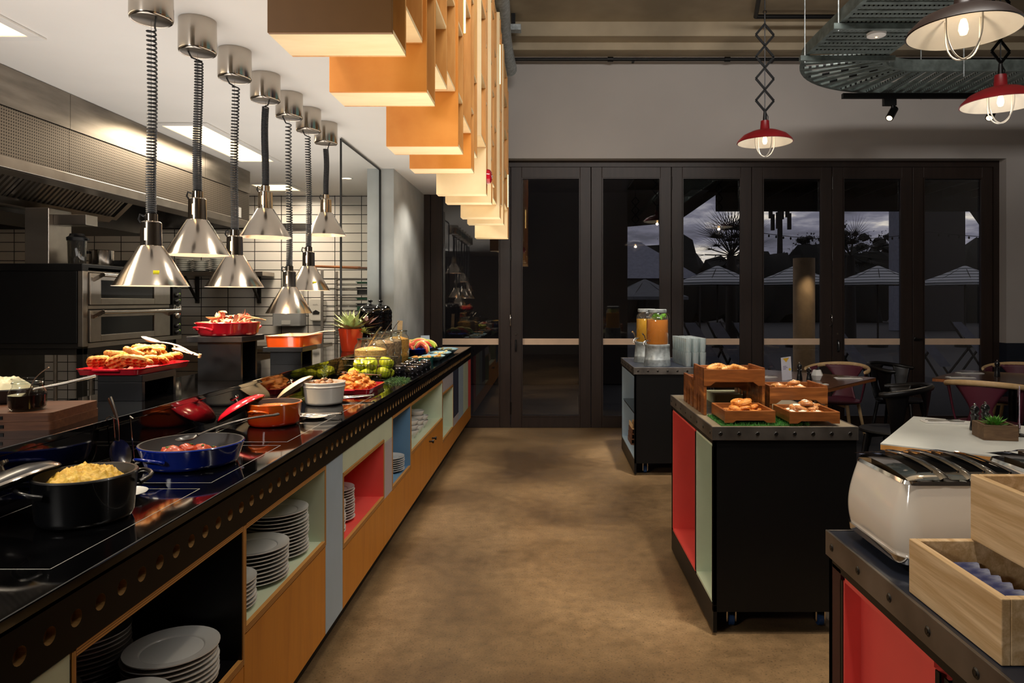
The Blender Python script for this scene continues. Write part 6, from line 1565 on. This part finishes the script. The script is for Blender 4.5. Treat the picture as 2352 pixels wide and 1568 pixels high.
sp_ = thing('smoke_detector', 'white round smoke detector hanging under the cable tray', 'detector', (2.40,5.10,3.385))
obj('housing', MB().lathe([(0,-.03),(.04,-.03),(.065,-.022),(.068,-.004),(0,-.003)], 32), MT['white'], sp_); obj('indicator', MB().lathe([(0,-.036),(.006,-.034),(.006,-.03)], 10), MT['bulb'], sp_)
tk = thing('lighting_track', 'black lighting track fixed under the far run of the cable tray', 'lighting track', (0,0,3.345))
obj('track_bar', MB().box(2.75,7.0,6.50,6.545,-.025,.02), MT['black'], tk, bev=.002)
for x, l in ((3.22,'black spotlight on the ceiling track, nearer the red lamp'),(4.15,'black spotlight on the ceiling track above the second red lamp')):
    s_ = thing('track_spotlight', l, 'spotlight', (x,6.52,3.32))
    obj('adapter', MB().box(-.09,.03,-.02,.02,-.07,0), MT['black'], s_, bev=.003)
    d = Vector((-.45,-.35,-.6)).normalized(); c = Vector((0,0,-.13))
    obj('yoke', MB().tube([(0,0,-.07),(0,0,-.13)], .014, 10), MT['black'], s_)
    b_ = obj('barrel', MB().tube([c-d*.05, c+d*.09], .035, 24, caps=True), MT['black'], s_)
    obj('lens', MB().tube([c+d*.0905, c+d*.092], .026, 20), MT['spotlens'], b_)
    l_ = bpy.data.lights.new('track_spot', 'SPOT'); l_.energy = 60; l_.spot_size = .9; l_.spot_blend = .6; l_.color = (1,.82,.6); l_.shadow_soft_size = .03
    lo = bpy.data.objects.new('track_spot', l_); COL.objects.link(lo); lo.location = Vector((x,6.52,3.32))+c+d*.12; lo.rotation_euler = d.to_track_quat('-Z','Y').to_euler()
def pendant(lab, x, y, z, mat, R_, zceil, n_d=4, dh=.165, hw=.07, sc_=1.0):
    p = thing('pendant_lamp', lab, 'pendant lamp', (x,y,z)); s = R_/.205
    pr = [(.20,0),(.205,.002),(.197,.018),(.16,.055),(.10,.083),(.04,.095),(.035,.10),(.030,.165),(.0,.168)]
    pin = [(.028,.10),(.04,.09),(.10,.077),(.155,.051),(.192,.015),(.20,0)]
    obj('shade', MB().lathe([(r_*s,q*s) for r_,q in pr], 56), mat, p, label=None)
    obj('shade_lining', MB().lathe([(r_*s*.995,q*s) for r_,q in pin], 56), MT['whitein'], p, label='white enamelled inside')
    for k in range(2):
        a = k*PI/2+.3
        P = [(.085*s*math.cos(a)*math.cos(t_), .085*s*math.sin(a)*math.cos(t_), .01*s-(.115*s)*math.sin(t_) if math.sin(t_) > 0 else .06*s) for t_ in [i*PI/16 for i in range(17)]]
        P = [(P[0][0],P[0][1],.07*s)]+P+[(P[-1][0],P[-1][1],.07*s)]
        obj('cage_wire', MB().tube(P, .0035*s, 6), MT['whitein'], p)
    bl_ = obj('bulb', MB().lathe([(0,-.012*s),(.012*s,-.008*s),(.018*s,.01*s),(.016*s,.03*s),(.01*s,.05*s),(0,.055*s)], 16), MT['bulb'], p)
    zz = .165*s; rod = zz+.07
    obj('stem', MB().tube([(0,0,zz),(0,0,rod)], [.016*s,.010*s], 10).tube([(.02*s,0,zz-.02),(.024*s,.0,zz+.03),(0.004,0,rod)], .004, 6), MT['black'], p)
    top = rod
    dh_ = dh
    mb = MB(); th = .011
    for k in range(n_d):
        a = top+k*dh_; m_ = a+dh_/2; b2 = a+dh_
        for sg in (-1,1):
            mb.bar((0,.006*sg,a),(sg*hw,.006*sg,m_), .017, .006, up=(0,1,0)); mb.bar((sg*hw,.006*sg,m_),(0,.006*sg,b2), .017, .006, up=(0,1,0))
    obj('scissor_arm', mb, MT['rail'], p)
    obj('lamp_cord', MB().tube([(0,0,rod),(0,0,top+n_d*dh_)], .004, 6), MT['blackrub'], p)
    e = top+n_d*dh_
    obj('hanger', MB().tube([(0,0,e),(0,0,e+.08)], .006, 6).tube([(.012*math.cos(a*PI/8),0,e+.09+.012*math.sin(a*PI/8)) for a in range(16)], .003, 5, closed=True).tube([(0,0,e+.1),(0,0,zceil-z)], .005, 6), MT['black'], p)
    l_ = bpy.data.lights.new('pendant_glow', 'POINT'); l_.energy = PEN; l_.color = (1,.84,.64); l_.shadow_soft_size = .02
    lo = bpy.data.objects.new('pendant_glow', l_); COL.objects.link(lo); lo.location = (x,y,z-.03)
PEN = .75
pendant('small red cage lamp on a black scissor arm before the doors', 1.63, 5.25, 2.615, MT['redmatt'], .205, 4.12)
pendant('red cage lamp hanging under the cable tray near the photo edge', 2.79, 4.30, 2.635, MT['redmatt'], .225, 4.35, 4, .15, .06)
pendant('large dark brown cage lamp hanging closest to the camera', 1.62, 2.72, 2.47, MT['darkshade'], .205, 4.35, 4, .165)
def pipe(lab, pts, r_=.018, mat='black', cl=True, nm='sprinkler_pipe', cat='pipe'):
    o = thing(nm, lab, cat, (0,0,0)); obj('pipe_run', MB().tube(pts, r_, 12), MT[mat], o)
    if cl:
        a, b_ = Vector(pts[0]), Vector(pts[-1]); n_ = int((b_-a).length/1.1)
        for k in range(1, n_):
            c = a.lerp(b_, k/n_); d = (b_-a).normalized()
            obj('coupling', MB().tube([c-d*.03, c+d*.03], r_*1.5, 12), MT[mat], o)
    if pts[0][2] > 4.2:
        for k in (1,2,3):
            c = Vector(pts[0]).lerp(Vector(pts[-1]), k/4) if len(pts) == 2 else Vector(pts[1]).lerp(Vector(pts[2]), k/4)
            obj('ceiling_clip', MB().box(c.x-.012,c.x+.012,c.y-.012,c.y+.012,c.z+.01,4.35), MT[mat], o)
    else:
        for k in (1,2,3,4):
            c = Vector(pts[0]).lerp(Vector(pts[-1]), k/5); obj('wall_clip', MB().box(c.x-.012,c.x+.012,c.y,7.70,c.z-.01,c.z+.01), MT[mat], o)
    return o
pipe('long thin black pipe running along the top of the back wall', [(-.60,7.6,4.06),(7.05,7.6,4.06)])
pipe('black pipe crossing the ceiling behind the scissor-arm lamp', [(2.08,7.0,4.28),(7.0,7.0,4.28)], .022)
pipe('short black pipe running toward the camera from the ceiling bend', [(2.08,7.0,4.28),(1.9,6.2,4.28),(1.0,2.0,4.28)], .022, cl=False)
dcp = MB(); P = [(-.42+.015*math.sin(k*.5), 3.2+.16*k, 3.95-.02*max(0,(k-22))) for k in range(27)]
rr2 = []; PP = []
for i in range(27*6):
    u = i/(27*6-1)*26; k = int(u); f = u-k; a = Vector(P[k]); b_ = Vector(P[min(26,k+1)]); PP.append(a.lerp(b_, f)); rr2.append(.075+.005*(i % 2))
dcp.tube(PP, rr2, 18)
dd = thing('flexible_duct', 'crinkled silver flexible duct along the top of the plywood shelves', 'duct', (0,0,0)); obj('duct_hose', dcp, MT['gal'], dd)
obj('duct_strap', MB().box(-.47,-.45,4.0,4.03,3.9,4.34).box(-.47,-.45,6.0,6.03,3.9,4.34), MT['black'], dd)
es = thing('junction_box', 'small grey box on the concrete ceiling beside the silver duct', 'junction box', (-.36,7.1,4.20)); obj('housing', MB().box(-.08,.08,-.05,.05,-.03,.03), MT['gal'], es, bev=.004); obj('bracket', MB().box(-.02,.02,-.02,.02,.03,.148), MT['black'], es)
# ------------------------------------------------------------------ added fill lights and spots, no fixtures
def area(loc, size, sy, e, c, rot=(0,0,0), spread=PI):
    l_ = bpy.data.lights.new('fill_light', 'AREA'); l_.shape = 'RECTANGLE'; l_.size = size; l_.size_y = sy; l_.energy = e; l_.color = c; l_.spread = spread  # unseen area fill, stands for no lamp in the room
    o = bpy.data.objects.new('fill_light', l_); COL.objects.link(o); o.location = loc; o.rotation_euler = rot; return o
def spot(loc, tgt, e, ang, c=(1,.86,.66), blend=.8, soft=.08):
    l_ = bpy.data.lights.new('fill_spot', 'SPOT'); l_.energy = e; l_.spot_size = ang; l_.spot_blend = blend; l_.color = c; l_.shadow_soft_size = soft  # added spot without a fixture
    o = bpy.data.objects.new('fill_spot', l_); COL.objects.link(o); o.location = loc; d = Vector(tgt)-Vector(loc); o.rotation_euler = d.to_track_quat('-Z','Y').to_euler(); return o

UP = (PI,0,0)
area((-2.75,-.8,2.5), .5, .4, 48, (1,.95,.88), (math.radians(78),0,math.radians(-18)))  # added fill from behind the camera for the front faces
area((-1.75,3.4,1.46), 1.5, 5.5, 44, (1,.94,.87), UP)  # added uplight brightening the low white ceiling
area((-.40,4.4,1.80), .5, 5.6, 17, (1,.88,.70), UP)  # added uplight brightening the shelf undersides
area((1.3,1.8,4.26), 2.6, .6, 165, (1,.95,.90), (math.radians(74),0,0))  # added wash brightening the back wall
area((2.9,4.6,2.2), 2.2, 3.6, 17, (1,.92,.84), UP)  # added uplight for the cable tray and dining ceiling
for y in (1.2,2.2,3.2,4.3,5.4,6.4): spot((-.92,y,2.58), (-1.05,y,.9), 30 if y < 3 else 46, 1.5, (1,.88,.72))  # added spots over the counter, no downlights there
spot((.55,3.2,4.2), (.25,3.2,0), 88, .8)
spot((.55,5.4,4.2), (.25,5.6,0), 90, .8)
spot((.6,1.2,4.2), (.2,1.8,0), 55, .9)
spot((.3,.4,4.0), (.9,1.2,.9), 110, .5, (1,.92,.82))
spot((2.2,3.6,4.2), (1.6,3.4,.8), 60, .9)
spot((1.15,4.9,4.2), (1.05,5.95,1.0), 700, .5, (1,.9,.78))
spot((1.1,2.4,4.2), (1.0,3.2,.95), 380, .55, (1,.88,.72))
spot((4.62,12.1,2.0), (4.62,12.5,1.2), 12, 1.3)  # added spot on the stand-in column outside
